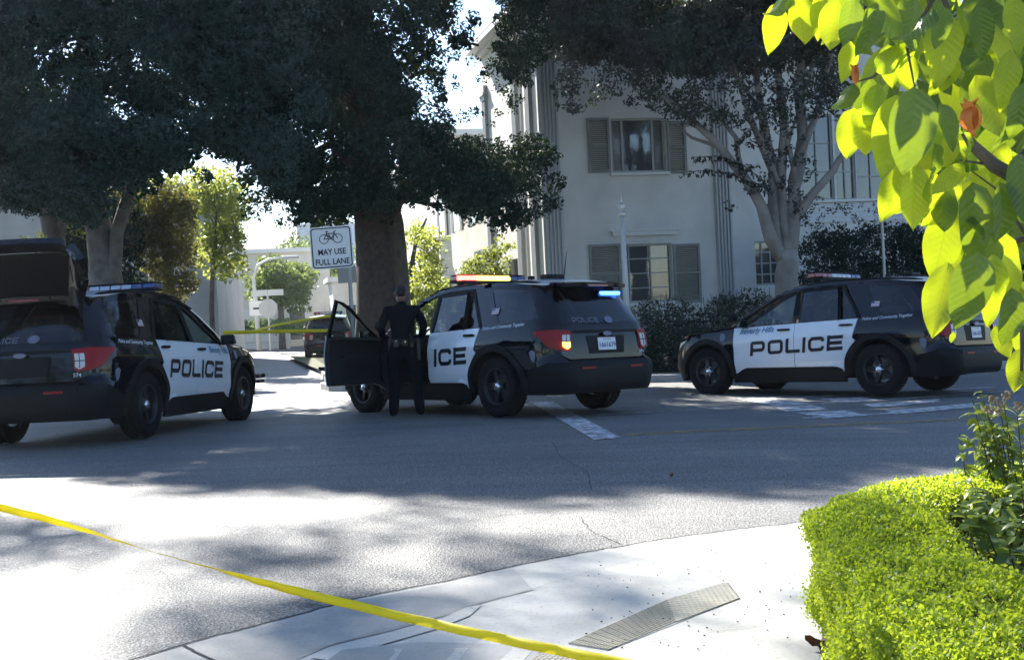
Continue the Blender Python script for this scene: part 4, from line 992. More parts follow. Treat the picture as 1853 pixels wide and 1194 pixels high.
# ================================================================== TREES AND PLANTS
def bark(name, a, b, sc_=6):
    return mat(name, a, .9, bump=.8, bscale=sc_ * 3, var=b, vscale=sc_)
M_bark_red = bark('reddish_fibrous_bark', (.060, .040, .032), (.028, .021, .019), 9); M_bark_grey = bark('grey_smooth_bark', (.26, .24, .21), (.17, .155, .14), 3); M_bark_pale = bark('pale_bark', (.13, .12, .11), (.075, .07, .065), 5)
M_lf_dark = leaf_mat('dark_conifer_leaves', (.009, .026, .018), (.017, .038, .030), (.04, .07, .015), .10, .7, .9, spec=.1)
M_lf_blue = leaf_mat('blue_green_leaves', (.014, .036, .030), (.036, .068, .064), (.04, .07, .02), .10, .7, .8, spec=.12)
M_lf_myrtle = leaf_mat('myrtle_leaves', (.014, .036, .018), (.036, .030, .034), (.07, .08, .02), .2, .5, 1.0)
M_lf_bronze = leaf_mat('bronze_green_leaves', (.06, .055, .028), (.10, .075, .04), (.30, .30, .06), .3, .55, .9)
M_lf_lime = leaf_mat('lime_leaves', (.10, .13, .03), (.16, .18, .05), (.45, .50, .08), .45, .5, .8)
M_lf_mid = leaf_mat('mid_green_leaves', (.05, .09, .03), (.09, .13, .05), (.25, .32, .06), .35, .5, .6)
M_lf_hedge = leaf_mat('boxwood_leaves', (.09, .16, .015), (.26, .33, .04), (.66, .80, .04), .46, .45, 22)
M_lf_shrub = leaf_mat('glossy_shrub_leaves', (.012, .025, .014), (.022, .042, .022), (.05, .08, .02), .15, .3, 2)

def leaf_quads(cent, size, asp=.5, rnd=None, up=0.0, fold=False, normal_bias=None):
    """cent (n,3) -> verts (4n,3), faces (n,4): randomly turned leaf diamonds"""
    n = len(cent); g = rnd or nrg
    d = g.normal(size=(n, 3)); d[:, 2] -= up; d /= np.linalg.norm(d, axis=1)[:, None]
    e = g.normal(size=(n, 3))
    if normal_bias is not None: e = np.cross(d, normal_bias + e * .6)
    else: e -= (e * d).sum(1)[:, None] * d
    e /= np.linalg.norm(e, axis=1)[:, None] + 1e-9
    s = size * g.uniform(.6, 1.25, n)[:, None]
    v = np.empty((n, 4, 3)); v[:, 0] = cent - d * s * .5; v[:, 1] = cent + e * s * asp * .5 - d * s * .05; v[:, 2] = cent + d * s * .5; v[:, 3] = cent - e * s * asp * .5 - d * s * .05
    return v.reshape(-1, 3), np.arange(4 * n).reshape(n, 4)
def clumps(cs, rs, per, g=nrg, flat=.8, shell=.45):
    """points in blobs: centres cs, radii rs, number per blob; denser near the surface"""
    cs = np.array([tuple(c) for c in cs]); out = []
    for c, r, n in zip(cs, rs, per):
        n = int(n); d = g.normal(size=(n, 3)); d /= np.linalg.norm(d, axis=1)[:, None]; rr = r * (shell + (1 - shell) * g.random(n) ** .5) * (1 + .25 * np.sin(d[:, 0] * 5 + c[0]) * np.sin(d[:, 2] * 6 + c[2]))
        p = c + d * rr[:, None] * np.array([1, 1, flat]); out.append(p)
    return np.concatenate(out)
def in_poly(x, y, P):
    c = False; n = len(P)
    for i in range(n):
        x1, y1 = P[i]; x2, y2 = P[(i + 1) % n]
        if (y1 > y) != (y2 > y) and x < (x2 - x1) * (y - y1) / (y2 - y1) + x1: c = not c
    return c
def fill_region(poly, D, dspread, n, holes=(), r=(.35, .7)):
    """blob centres filling an outline traced at distance D, with real depth"""
    xs_ = [p[0] for p in poly]; ys_ = [p[1] for p in poly]; C_, R_ = [], []; tries = 0
    while len(C_) < n and tries < n * 60:
        tries += 1; u, v = rng.uniform(min(xs_), max(xs_)), rng.uniform(min(ys_), max(ys_)); rr = rng.uniform(*r); m_ = rr * FPX / D * .75
        if not in_poly(u, v, poly): continue
        ok = True
        for (du, dv) in ((m_, 0), (-m_, 0), (0, m_), (0, -m_)):
            if not in_poly(u + du, v + dv, poly): ok = False
            for h in holes:
                if in_poly(u + du, v + dv, h): ok = False
        if not ok:
            # smaller blob near an edge
            rr *= .45; m_ = rr * FPX / D * .8
            ok = all(in_poly(u + a * m_, v + b * m_, poly) for a, b in ((1, 0), (-1, 0), (0, 1), (0, -1))) and not any(in_poly(u + a * m_, v + b * m_, h) for h in holes for a, b in ((0, 0), (1, 0), (-1, 0), (0, 1), (0, -1)))
            if not ok: continue
        C_.append(at(u, v, D + rng.uniform(-dspread, dspread))); R_.append(rr)
    return C_, R_
def crown(name, C_, R_, dens, size, m, par, asp=.5, up=.0, shell=.45, flat=.8):
    per = [max(12, dens * r * r) for r in R_]; P = clumps(C_, R_, per, flat=flat, shell=shell); v, f = leaf_quads(P, size, asp, up=up)
    base = np.array(par.location) if par is not None else np.zeros(3)
    o = mesh_np(name, v - base, f, m, par); return o
def branch_set(mb, base, starts, ends, r0):
    pass
def tree_thing(name, x, y, label, group=None, cat='tree'):
    return thing(name, (x, y, gz(x, y)), label, cat, group)
def to_local(t, pts): return [Vector(p) - Vector(t.location) for p in pts]

# ---- the big dark tree behind the bicycle sign (trunk at 680 px)
bt_ = at(682, 560, 26.0); big = tree_thing('conifer_tree', bt_.x, 26.0, 'huge dark tree whose red-brown trunk stands right behind the bicycle sign', 'dark trees over the side street')
tb = MB(); T = [at(690, 655, 26), at(688, 570, 26), at(682, 480, 26), at(676, 400, 26), at(668, 300, 26.2), at(650, 150, 26.4), at(640, -60, 26.4), at(636, -350, 26.3), at(636, -620, 26.3)]
T[0].z = gz(T[0].x, 26) - .1
tb.tube(to_local(big, T), [.66, .50, .44, .43, .42, .38, .30, .2, .1], 16, wob=.05)
for (pts, r0) in (([(690, 420), (740, 330), (830, 300), (940, 330)], .16), ([(672, 330), (600, 260), (540, 290), (500, 330)], .15), ([(680, 380), (740, 360), (800, 375)], .10), ([(655, 180), (560, 60), (480, 0)], .15), ([(645, 0), (740, -120), (840, -220)], .14), ([(645, -50), (560, -170), (470, -260)], .14)):
    tb.tube(to_local(big, [at(u, v, 26 + rng.uniform(-.6, .6)) for u, v in pts]), [r0 * (1 - .28 * i) for i in range(len(pts))], 8)
tb.build('trunk', M_bark_red, big, smooth=True)
MB().tube(to_local(big, [Vector((at(732, 640, 26.8).x, 26.8, gz(-2.4, 26.8))), at(729, 560, 26.8), at(724, 480, 26.8), at(716, 405, 26.8), at(700, 330, 26.8)]), [.24, .20, .185, .18, .15], 10, wob=.04).build('side_trunk', M_bark_pale, big, smooth=True)
reg = [(430, 270), (465, 335), (500, 365), (560, 415), (605, 420), (640, 405), (720, 412), (770, 400), (800, 420), (838, 410), (860, 415), (905, 418), (935, 430), (1000, 412), (1030, 350), (1018, 285), (975, 240), (935, 195), (890, 200), (860, 225), (830, 215), (835, 160), (845, 100), (868, 60), (880, 0), (905, -40), (960, -60), (1020, -260), (1000, -520), (900, -760), (760, -900), (620, -960), (470, -880), (380, -600), (400, 0)]
hol = [[(806, 118), (850, 100), (890, 110), (880, 170), (905, 215), (905, 245), (860, 250), (828, 215), (812, 170)], [(806, 372), (838, 366), (846, 398), (815, 410)], [(862, -40), (906, -40), (900, 60), (882, 75)]]
C_, R_ = fill_region(reg, 25.3, 1.5, 480, hol, (.36, .75))
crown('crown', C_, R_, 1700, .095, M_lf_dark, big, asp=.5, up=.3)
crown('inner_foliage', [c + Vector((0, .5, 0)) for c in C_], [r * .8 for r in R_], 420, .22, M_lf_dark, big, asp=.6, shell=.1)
reg2 = [(878, 0), (900, 70), (890, 120), (910, 150), (960, 160), (975, 100), (1000, 40), (1000, -120), (960, -200), (900, -100)]
C2, R2_ = fill_region([(908, -30), (902, 60), (895, 110), (912, 150), (945, 165), (975, 120), (1010, 90), (1040, 20), (1060, -160), (960, -240), (905, -150)], 25.5, 1.1, 110, (), (.22, .45)); crown('bough_foliage', C2, R2_, 2200, .085, M_lf_dark, big, asp=.45, up=.3)
# hanging, thinner leaf sprays at the lower left edge (sky shows through)
C3 = [at(rng.uniform(445, 640), rng.uniform(285, 400), 25.5 + rng.uniform(-.7, .7)) for _ in range(75)]; C3 = [c for c in C3]
crown('hanging_foliage', C3, [rng.uniform(.10, .22) for _ in C3], 1600, .09, M_lf_dark, big, asp=.55, up=.3)
C3 = [at(rng.uniform(505, 590), rng.uniform(395, 450), 25.5) for _ in range(14)]; crown('hanging_foliage', C3, [.12] * 14, 900, .09, M_lf_mid, big)
C3 = [at(rng.uniform(800, 905), rng.uniform(90, 260), 25.8 + rng.uniform(-.5, .5)) for _ in range(34)]; crown('hanging_foliage', C3, [rng.uniform(.06, .18) for _ in C3], 1500, .08, M_lf_dark, big)

C_, R_ = fill_region([(795, 240), (905, 245), (960, 225), (1010, 260), (1030, 330), (990, 405), (800, 395)], 25.2, .8, 70, (), (.22, .42)); crown('bough_foliage', C_, R_, 1900, .09, M_lf_dark, big, asp=.5, up=.3)
C_, R_ = fill_region([(760, 60), (812, 100), (806, 180), (830, 240), (780, 270)], 25.4, .8, 36, (), (.14, .30)); crown('bough_foliage', C_, R_, 1900, .09, M_lf_dark, big, asp=.5, up=.3)
C_, R_ = fill_region([(892, -40), (888, 90), (900, 165), (930, 215), (965, 150), (985, 60), (985, -40)], 25.3, .8, 70, (), (.12, .30)); crown('bough_foliage', C_, R_, 1900, .09, M_lf_dark, big, asp=.5, up=.3)
# ---- left dark tree
lt = at(190, 560, 25.0); lft = tree_thing('conifer_tree', lt.x, 25.0, 'dark blue-green tree with a pale forked trunk above the nearest left police SUV', 'dark trees over the side street')
tb = MB(); T0 = Vector((lt.x, 25, gz(lt.x, 25) - .1))
tb.tube(to_local(lft, [T0, at(192, 520, 25), at(186, 470, 25), at(178, 420, 25), at(165, 350, 25), at(150, 200, 25), at(160, 0, 25), at(180, -200, 25)]), [.5, .36, .30, .27, .25, .22, .18, .1], 14, wob=.06)
tb.tube(to_local(lft, [at(196, 520, 24.9), at(206, 480, 24.9), at(212, 420, 24.9), at(240, 330, 25), at(300, 200, 25)]), [.22, .16, .14, .13, .1], 10)
tb.build('trunk', M_bark_pale, lft, smooth=True)
reg = [(-160, 370), (0, 372), (30, 400), (70, 405), (130, 415), (175, 395), (215, 375), (262, 358), (310, 330), (340, 325), (400, 335), (450, 345), (500, 375), (560, 350), (600, 250), (620, 120), (600, -100), (560, -300), (440, -430), (250, -520), (60, -480), (-100, -380), (-200, -100)]
hol = [[(440, 190), (490, 190), (492, 228), (440, 228)], [(50, 120), (75, 120), (75, 155), (50, 155)]]
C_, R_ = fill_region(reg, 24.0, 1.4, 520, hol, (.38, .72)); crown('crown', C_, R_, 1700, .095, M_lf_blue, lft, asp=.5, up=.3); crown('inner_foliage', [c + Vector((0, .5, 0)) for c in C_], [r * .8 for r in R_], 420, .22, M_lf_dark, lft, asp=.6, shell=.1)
C_ = []; R_ = []
for (u, v, n, su, sv) in ((-50, -690, 14, 60, 60), (-200, -700, 8, 70, 60), (20, -860, 12, 45, 60), (-260, -560, 12, 90, 60), (-200, -900, 14, 130, 80)):
    for k in range(n): C_.append(at(rng.gauss(u, su), rng.gauss(v, sv), 25 + rng.uniform(-1, 1))); R_.append(rng.uniform(.35, .75))
crown('dapple_foliage', C_, R_, 420, .16, M_lf_blue, lft, asp=.55, shell=.2)  # sparse unseen clumps above the frame, placed to cast dapples on the road
# grey-barked trunk of the tree further left
l2 = at(92, 560, 27.0); t2 = tree_thing('conifer_tree', l2.x, 27.0, 'tree with a slanting pale trunk between the far-left building and the forked trunk', 'dark trees over the side street')
tb = MB(); tb.tube(to_local(t2, [Vector((l2.x, 27, gz(l2.x, 27) - .1)), at(92, 500, 27), at(98, 440, 27), at(88, 380, 27), at(60, 300, 27), at(20, 200, 27)]), [.36, .28, .24, .22, .2, .14], 12, wob=.06); tb.tube(to_local(t2, [at(97, 450, 27), at(112, 395, 27), at(150, 330, 27)]), [.16, .13, .1], 8); tb.build('trunk', M_bark_pale, t2, smooth=True)
C_, R_ = fill_region([(-220, 330), (-60, 345), (20, 340), (70, 250), (40, 100), (-40, -80), (-220, -120)], 27.5, 1.2, 110, (), (.4, .8)); crown('crown', C_, R_, 1500, .12, M_lf_blue, t2, asp=.55)
C3 = [at(rng.uniform(-5, 62), 0, 1) for _ in range(0)]
C3 = [at(u, v, 26 + rng.uniform(-.3, .3)) for u, v in [(5, 352), (16, 358), (25, 350), (45, 430), (38, 440), (66, 436), (70, 425), (78, 430), (72, 442), (60, 445), (8, 30), (14, 60), (22, 80), (30, 95), (48, 110), (58, 130), (66, 150)] for _ in range(2)]
crown('sun_tinted_foliage', C3, [.10] * len(C3), 1600, .07, M_lf_lime, t2)  # sun on a few sprays put in as a lime leaf colour
# dark ivy-like mass behind the trunks
iv = tree_thing('tall_shrub', at(60, 560, 30).x, 30, 'dark dense shrubbery filling the gap behind the pale trunks on the left', 'dense shrubs on the left pavement', 'shrub')
C_, R_ = fill_region([(72, 540), (72, 400), (110, 370), (200, 340), (260, 340), (270, 420), (262, 540), (250, 620), (60, 620)], 30, .8, 110, (), (.3, .55)); crown('foliage', C_, R_, 1200, .11, M_lf_dark, iv)
MB().tube(to_local(iv, [Vector((iv.location.x + 1.2, 30, gz(iv.location.x, 30))), at(160, 450, 30)]), [.12, .07], 7).build('stem', M_bark_pale, iv)
# bronze, column-like tree at 300 px
bz = tree_thing('bronze_tree', at(305, 560, 31).x, 31, 'bronze-brown leafy tree that narrows towards the pavement left of the sky gap', None, 'tree')
tb = MB(); tb.tube(to_local(bz, [Vector((at(308, 560, 31).x, 31, gz(-9, 31))), at(306, 540, 31), at(303, 470, 31), at(298, 400, 31), at(310, 330, 31)]), [.2, .16, .14, .12, .07], 9); tb.build('trunk', M_bark_pale, bz, smooth=True)
C_, R_ = fill_region([(130, 395), (175, 350), (240, 332), (300, 320), (345, 330), (360, 380), (362, 480), (356, 530), (335, 565), (290, 560), (262, 520), (215, 430), (190, 400)], 30.5, .7, 130, (), (.25, .5)); crown('crown', C_, R_, 1500, .10, M_lf_bronze, bz)
C3 = [at(rng.uniform(125, 172), rng.uniform(395, 432), 29.5) for _ in range(18)] + [at(rng.uniform(250, 350), rng.uniform(300, 345), 29.8) for _ in range(16)]; crown('sun_tinted_foliage', C3, [rng.uniform(.07, .15) for _ in C3], 1300, .10, M_lf_lime, bz)  # lime leaf colour stands in for sun on the bronze crown
# thin young tree with yellow-green leaves at 380 px
yt = tree_thing('young_tree', at(383, 585, 36).x, 36, 'slender young tree with sunlit yellow-green leaves over the left pavement', None, 'tree')
tb = MB(); tb.tube(to_local(yt, [Vector((yt.location.x, 36, yt.location.z)), at(383, 560, 36), at(384, 510, 36), at(388, 450, 36), at(392, 380, 36), at(380, 310, 36)]), [.09, .075, .07, .06, .04, .02], 8)
for q in range(10): a_ = at(388 + rng.uniform(-3, 3), rng.uniform(350, 500), 36); e_ = at(rng.uniform(335, 450), rng.uniform(310, 480), 36 + rng.uniform(-1, 1)); tb.tube(to_local(yt, [a_, a_.lerp(e_, .5) + Vector((0, 0, .15)), e_]), [.03, .02, .008], 5)
tb.build('trunk', M_bark_pale, yt, smooth=True)
C_, R_ = fill_region([(320, 330), (345, 290), (400, 290), (440, 330), (455, 380), (450, 440), (452, 500), (410, 520), (370, 505), (345, 470), (355, 420)], 36, 1.0, 85, (), (.25, .48)); crown('crown', C_, R_, 480, .15, M_lf_lime, yt, shell=.2)
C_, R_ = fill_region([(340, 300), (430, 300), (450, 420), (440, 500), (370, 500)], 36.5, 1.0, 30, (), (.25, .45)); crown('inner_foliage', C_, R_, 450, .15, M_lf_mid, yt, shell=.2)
# round trees at the end of the view
for (u, v, r, D, m_, lb) in ((505, 515, 2.3, 66, M_lf_mid, 'round green tree behind the stop sign, nearer of the two street trees'), (545, 500, 3.1, 80, M_lf_mid, 'larger round tree just right of the nearer one at the end of the street'), (440, 500, 2.2, 84, M_lf_lime, 'small pale tree left of the curved street lamp'), (590, 520, 2.6, 92, M_lf_mid, 'distant green tree seen under the lower edge of the bicycle sign')):
    c = at(u, v, D); tt = tree_thing('street_tree', c.x, c.y, lb, 'round trees down the side street'); g0 = tt.location.z
    cs = []; rs = []
    for k in range(34): d = Vector((rng.gauss(0, 1), rng.gauss(0, 1), rng.gauss(0, .8))); d.normalize(); cs.append(c + d * r * rng.uniform(.3, .75)); rs.append(r * rng.uniform(.26, .4))
    crown('crown', cs, rs, 330, .26, m_, tt, shell=.5); MB().tube([(0, 0, 0), (.05, 0, c.z - g0)], [.2, .12], 8).build('trunk', M_bark_pale, tt)
for (u, v, D, r, lb) in ((600, 470, 110, 2.6, 'pale hazy tree showing under the bicycle sign'), (575, 545, 90, 1.5, 'low tree beside the white garage'), (452, 548, 90, 1.4, 'low shrub behind the parked vehicles on the left')):
    c = at(u, v, D); tt = tree_thing('street_tree', c.x, c.y, lb, 'round trees down the side street'); cs = [c + Vector((rng.gauss(0, r * .4), rng.gauss(0, r * .4), rng.gauss(0, r * .35))) for _ in range(16)]
    crown('crown', cs, [r * .4] * 16, 200, .3, M_lf_mid, tt); MB().tube([(0, 0, 0), (0, 0, c.z - tt.location.z)], [.15, .1], 7).build('trunk', M_bark_pale, tt)
# low hedge beyond the tape
hb = tree_thing('clipped_hedge', at(545, 600, 64).x, 64, 'low clipped hedge beyond the yellow tape in front of the picket fence', None, 'hedge')
cs = [at(430 + 8 * k, 590 + 1.2 * math.sin(k), 66 - k * .25) for k in range(20)]; crown('foliage', cs, [.5] * 20, 500, .18, M_lf_mid, hb)

# ---- sunlit garden between the big trunk and the house: pale tree, palm, bush
gt = tree_thing('garden_tree', at(745, 560, 38).x, 38, 'sunlit yellow-green tree between the big trunk and the white side wall', None, 'tree')
tb = MB(); tb.tube(to_local(gt, [Vector((gt.location.x, 38, gt.location.z)), at(742, 500, 38), at(752, 440, 38), at(772, 395, 38)]), [.12, .10, .07, .03], 8); tb.build('trunk', M_bark_pale, gt)
C_, R_ = fill_region([(722, 430), (745, 400), (765, 385), (790, 400), (805, 425), (800, 470), (812, 500), (815, 560), (725, 570), (722, 500)], 38, 1.5, 80, (), (.22, .45)); crown('crown', C_, R_, 420, .15, M_lf_lime, gt, shell=.2)
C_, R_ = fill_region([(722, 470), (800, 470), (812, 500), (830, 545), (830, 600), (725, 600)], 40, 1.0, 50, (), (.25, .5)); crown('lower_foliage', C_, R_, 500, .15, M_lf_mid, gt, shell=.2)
pm = tree_thing('palm_tree', at(782, 560, 44).x, 44, 'arching palm fronds catching the sun beside the bright white building', None, 'palm')
hub = at(790, 432, 44); MB().tube(to_local(pm, [Vector((pm.location.x, 44, pm.location.z)), at(785, 520, 44), hub]), [.18, .14, .12], 8).build('trunk', M_bark_pale, pm)
for k in range(16):
    a = 2 * math.pi * k / 16 + rng.uniform(-.1, .1); L_ = rng.uniform(1.5, 2.2); co, fc = [], []
    ps = [hub + Vector((math.cos(a) * L_ * t, math.sin(a) * L_ * t, .9 * t - 1.9 * t * t)) - Vector(pm.location) for t in np.linspace(0, 1, 9)]
    for i in range(8):
        for sgn in (-1, 1):
            for h_ in (0, .5):
                p = ps[i].lerp(ps[i + 1], h_); q = Vector((-math.sin(a) * sgn * .42 + math.cos(a) * .2, math.cos(a) * sgn * .42 + math.sin(a) * .2, -.16)) * (1 - .07 * i); w = Vector((math.cos(a), math.sin(a), 0)) * .04
                n = len(co); co += [tuple(p - w), tuple(p + w), tuple(p + q)]; fc.append((n, n + 1, n + 2))
    mesh_np('frond', co, fc, M_lf_lime, pm)
bs = tree_thing('rounded_bush', at(868, 500, 27.6).x, 27.6, 'clipped bush with a sunlit green top beside the fluted side wall', None, 'bush')
C_, R_ = fill_region([(822, 505), (832, 480), (860, 462), (905, 448), (925, 455), (928, 520), (920, 640), (830, 640)], 27.6, .5, 60, (), (.25, .42)); crown('foliage', C_, R_, 1500, .085, leaf_mat('bush_leaves', (.05, .035, .02), (.07, .06, .025), (.35, .42, .05), .3, .5, 1.5), bs)
C3 = [at(rng.uniform(835, 925), 0, 1) for _ in range(0)] + [at(u, v, 27.4) for u, v in [(845 + 8 * k, 482 - 3.6 * k + rng.uniform(-6, 4)) for k in range(11)] + [(905, 430), (912, 445), (895, 450), (880, 455), (900, 462), (918, 470)] for _ in range(2)]; crown('sun_tinted_tips', C3, [.13] * len(C3), 1500, .08, M_lf_lime, bs)  # sunlight on the bush top painted as lime leaves over the brown ones
MB().tube([(0, 0, 0), (.05, 0, 1.2)], [.06, .03], 7).build('stem', M_bark_pale, bs)
# ---- shrubs in front of the house
def shrub_row(pts, D, r, label, nm='leafy_shrub', dens=1500, size=.09, m_=M_lf_shrub, grp='dark shrubs along the house front'):
    c0 = at(pts[0][0], pts[0][1], D); t = tree_thing(nm, c0.x, D, label, grp, 'shrub')
    cs = []; rs = []
    for (u, v) in pts:
        top = at(u, v, D); z0 = gz(top.x, D) + .1; n = max(2, int((top.z - z0) / (r * .8)))
        for k in range(n): cs.append(Vector((top.x + rng.uniform(-.15, .15), D + rng.uniform(-.25, .25), z0 + (top.z - z0 - r * .6) * (k + .5) / n + r * .2))); rs.append(r * rng.uniform(.8, 1.15))
    crown('foliage', cs, rs, dens, size, m_, t, asp=.42, shell=.3)
    tb = MB()
    for (u, v) in pts[::2]:
        top = at(u, v, D) - Vector(t.location)
        for q in range(3): e = top + Vector((rng.uniform(-.3, .3), rng.uniform(-.2, .2), rng.uniform(-.05, .12))); tb.tube([(top.x, top.y, 0), (top.x * .5 + e.x * .5, e.y, e.z * .5), e], [.02, .014, .006], 5)
    tb.build('stem', M_bark_pale, t)
    return t
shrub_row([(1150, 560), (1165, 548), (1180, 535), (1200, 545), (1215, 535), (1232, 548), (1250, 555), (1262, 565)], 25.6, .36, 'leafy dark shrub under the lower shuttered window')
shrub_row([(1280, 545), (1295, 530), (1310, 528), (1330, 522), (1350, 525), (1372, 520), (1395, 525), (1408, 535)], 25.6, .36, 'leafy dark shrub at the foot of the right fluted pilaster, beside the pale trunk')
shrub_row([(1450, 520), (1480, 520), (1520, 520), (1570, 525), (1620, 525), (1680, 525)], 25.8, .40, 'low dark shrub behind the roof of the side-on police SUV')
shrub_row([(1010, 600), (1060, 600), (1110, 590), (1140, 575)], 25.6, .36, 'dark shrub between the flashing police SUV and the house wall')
# clipped dark hedge behind the right SUV
hg = tree_thing('clipped_hedge', at(1450, 520, 27.2).x, 27.2, 'tall dark clipped hedge under the wing windows, behind the side-on police SUV', None, 'hedge')
C_, R_ = fill_region([(1440, 412), (1560, 402), (1700, 398), (1900, 392), (1900, 560), (1440, 560)], 27.3, .35, 260, (), (.25, .42)); crown('foliage', C_, R_, 1500, .085, M_lf_dark, hg)
C3 = [at(rng.uniform(1450, 1600), rng.uniform(372, 410), 27.2) for _ in range(34)]; crown('loose_foliage', C3, [rng.uniform(.06, .14) for _ in C3], 1400, .07, M_lf_shrub, hg)
# low hedge / bank along the kerb between the two cars
lh = tree_thing('clipped_hedge', at(1150, 640, 24.6).x, 24.6, 'low dark clipped hedge along the pavement between the two right-hand police SUVs', None, 'hedge')
mbh_ = MB(); 
for k in range(30):
    u = 1090 + k * 8
cs = []; rs = []
for k in range(46):
    u = 1040 + k * 7.4; p = at(u, 640, 24.7)
    for zz in (.12, .34, .55, .76): cs.append(Vector((p.x, 24.7 + rng.uniform(-.1, .1), gz(p.x, 24.7) + .13 + zz))); rs.append(.19)
crown('foliage', cs, rs, 2200, .06, M_lf_dark, lh, shell=.6)
# ---- pale multi-stemmed tree in front of the wing
mt = at(1424, 520, 24.8); myr = tree_thing('multi_stem_tree', mt.x, 24.8, 'smooth pale multi-stemmed tree spreading in front of the house, right of the pilaster')
def br(mb, pts, rads, D=24.8, dd=0.0):
    P = [at(u, v, D + dd * i) for i, (u, v) in enumerate(pts)]; Q = []; Rr_ = []
    for i in range(len(P) - 1):
        for t in (0, .5): Q.append(P[i].lerp(P[i + 1], t) + (Vector((rng.uniform(-.02, .02), rng.uniform(-.03, .03), 0)) if i + t > 0 else Vector())); Rr_.append(rads[i] * (1 - t) + rads[i + 1] * t)
    Q.append(P[-1]); Rr_.append(rads[-1]); mb.tube(to_local(myr, Q), Rr_, 10, wob=.06); return P
tb = MB(); g0 = Vector((at(1425, 560, 24.8).x, 24.8, gz(mt.x, 24.8) - .05))
br(tb, [(1424, 610), (1424, 560), (1425, 500), (1424, 455)], [.34, .27, .235, .22])
br(tb, [(1424, 470), (1432, 400), (1440, 330), (1452, 250), (1445, 160), (1455, 60), (1470, -60)], [.20, .17, .15, .12, .10, .07, .04], dd=.05)
br(tb, [(1420, 470), (1396, 432), (1378, 372), (1345, 320), (1305, 268), (1262, 226), (1190, 165), (1120, 118)], [.17, .14, .115, .10, .085, .07, .045, .02], dd=-.08)
br(tb, [(1421, 475), (1404, 425), (1400, 370), (1398, 300), (1380, 220), (1365, 110), (1358, -20)], [.16, .13, .12, .10, .09, .06, .03], dd=.06)
br(tb, [(1428, 470), (1440, 395), (1470, 350), (1505, 310), (1530, 275), (1580, 230)], [.13, .11, .09, .075, .06, .03], dd=-.05)
br(tb, [(1426, 440), (1412, 340), (1418, 240), (1410, 130), (1420, 0)], [.14, .11, .09, .07, .03], dd=.1)
br(tb, [(1398, 310), (1360, 215), (1332, 130), (1300, 40)], [.08, .065, .045, .02], dd=-.1)
br(tb, [(1345, 320), (1330, 250), (1290, 200), (1240, 180)], [.06, .05, .04, .02], dd=.1)
br(tb, [(1262, 226), (1228, 224), (1180, 215)], [.04, .03, .012]); br(tb, [(1305, 268), (1250, 250), (1215, 222)], [.045, .03, .012], dd=.1)
br(tb, [(1448, 280), (1480, 200), (1500, 110), (1520, 20)], [.08, .065, .04, .02], dd=.08); br(tb, [(1380, 220), (1345, 150), (1290, 90), (1230, 70), (1160, 50)], [.06, .045, .035, .02, .01], dd=-.1)
br(tb, [(1412, 340), (1380, 260), (1370, 180)], [.05, .04, .02]); br(tb, [(1440, 330), (1425, 260), (1470, 130), (1480, 20)], [.06, .05, .04, .02], dd=.1)
tb.build('trunk', M_bark_grey, myr, smooth=True)
C_, R_ = fill_region([(985, -200), (1000, 60), (990, 110), (1005, 190), (1040, 205), (1100, 180), (1160, 200), (1230, 225), (1300, 190), (1360, 230), (1440, 200), (1520, 240), (1560, 120), (1540, -60), (1560, -400), (1400, -620), (1200, -600), (1040, -420)], 24.6, 1.5, 250, [[(1010, 90), (1080, 110), (1150, 180), (1060, 170)]], (.22, .45))
crown('crown', C_, R_, 1500, .11, M_lf_myrtle, myr, asp=.42, up=.25, shell=.25)
C_, R_ = fill_region([(985, -60), (1560, -60), (1540, 130), (1300, 150), (1150, 130), (1000, 120)], 25.4, 1.0, 280, (), (.3, .5)); crown('inner_crown', C_, R_, 1500, .11, M_lf_myrtle, myr, asp=.45, shell=.3)
C_, R_ = fill_region([(998, 30), (1560, 30), (1535, 250), (1440, 225), (1360, 250), (1250, 235), (1180, 200), (1100, 200), (1005, 215)], 24.0, .9, 190, (), (.12, .30)); crown('lower_crown', C_, R_, 1000, .11, M_lf_myrtle, myr, asp=.42, up=.4, shell=.2)
C3 = [at(rng.gauss(1420, 45), rng.uniform(170, 400), 24.6 + rng.uniform(-.5, .5)) for _ in range(46)]; crown('inner_foliage', C3, [rng.uniform(.08, .2) for _ in C3], 1200, .10, M_lf_myrtle, myr, asp=.45)
for (pts) in ([(1400, 345), (1365, 330), (1320, 312), (1280, 308), (1232, 312)], [(1385, 330), (1340, 295), (1300, 282), (1255, 285)], [(1010, 190), (1000, 150), (1040, 120)], [(1345, 320), (1330, 262), (1360, 230)]):
    P = [at(u, v, 24.4) for u, v in pts]; mb_ = MB().tube(to_local(myr, P), [.02 - .003 * i for i in range(len(P))], 5); tw_ = mb_.build('twig', M_bark_grey, myr)
    cc = []
    for i in range(len(P) - 1):
        for t in np.linspace(0, 1, 9): q = P[i].lerp(P[i + 1], t); cc += [tuple(q + Vector((rng.uniform(-.03, .03), rng.uniform(-.06, .06), rng.uniform(-.11, -.0)))) for _ in range(4)]
    v_, f_ = leaf_quads(np.array(cc), .13, .42, up=1.2); mesh_np('leaves', v_ - np.array(myr.location), f_, M_lf_myrtle, myr)
# lawn tufts at the corner
cc = np.array([(rng.uniform(-3.6, -2.2), rng.uniform(24.1, 26.0), 0) for _ in range(2600)]); cc[:, 2] = [gz(c[0], c[1]) + .17 + rng.uniform(0, .03) for c in cc]
v_, f_ = leaf_quads(cc, .09, .12, up=-1.5); tag(mesh_np('grass', v_, f_, M_lf_lime, None), 'patch of sunlit grass on the corner behind the open car door', 'grass', kind='stuff')

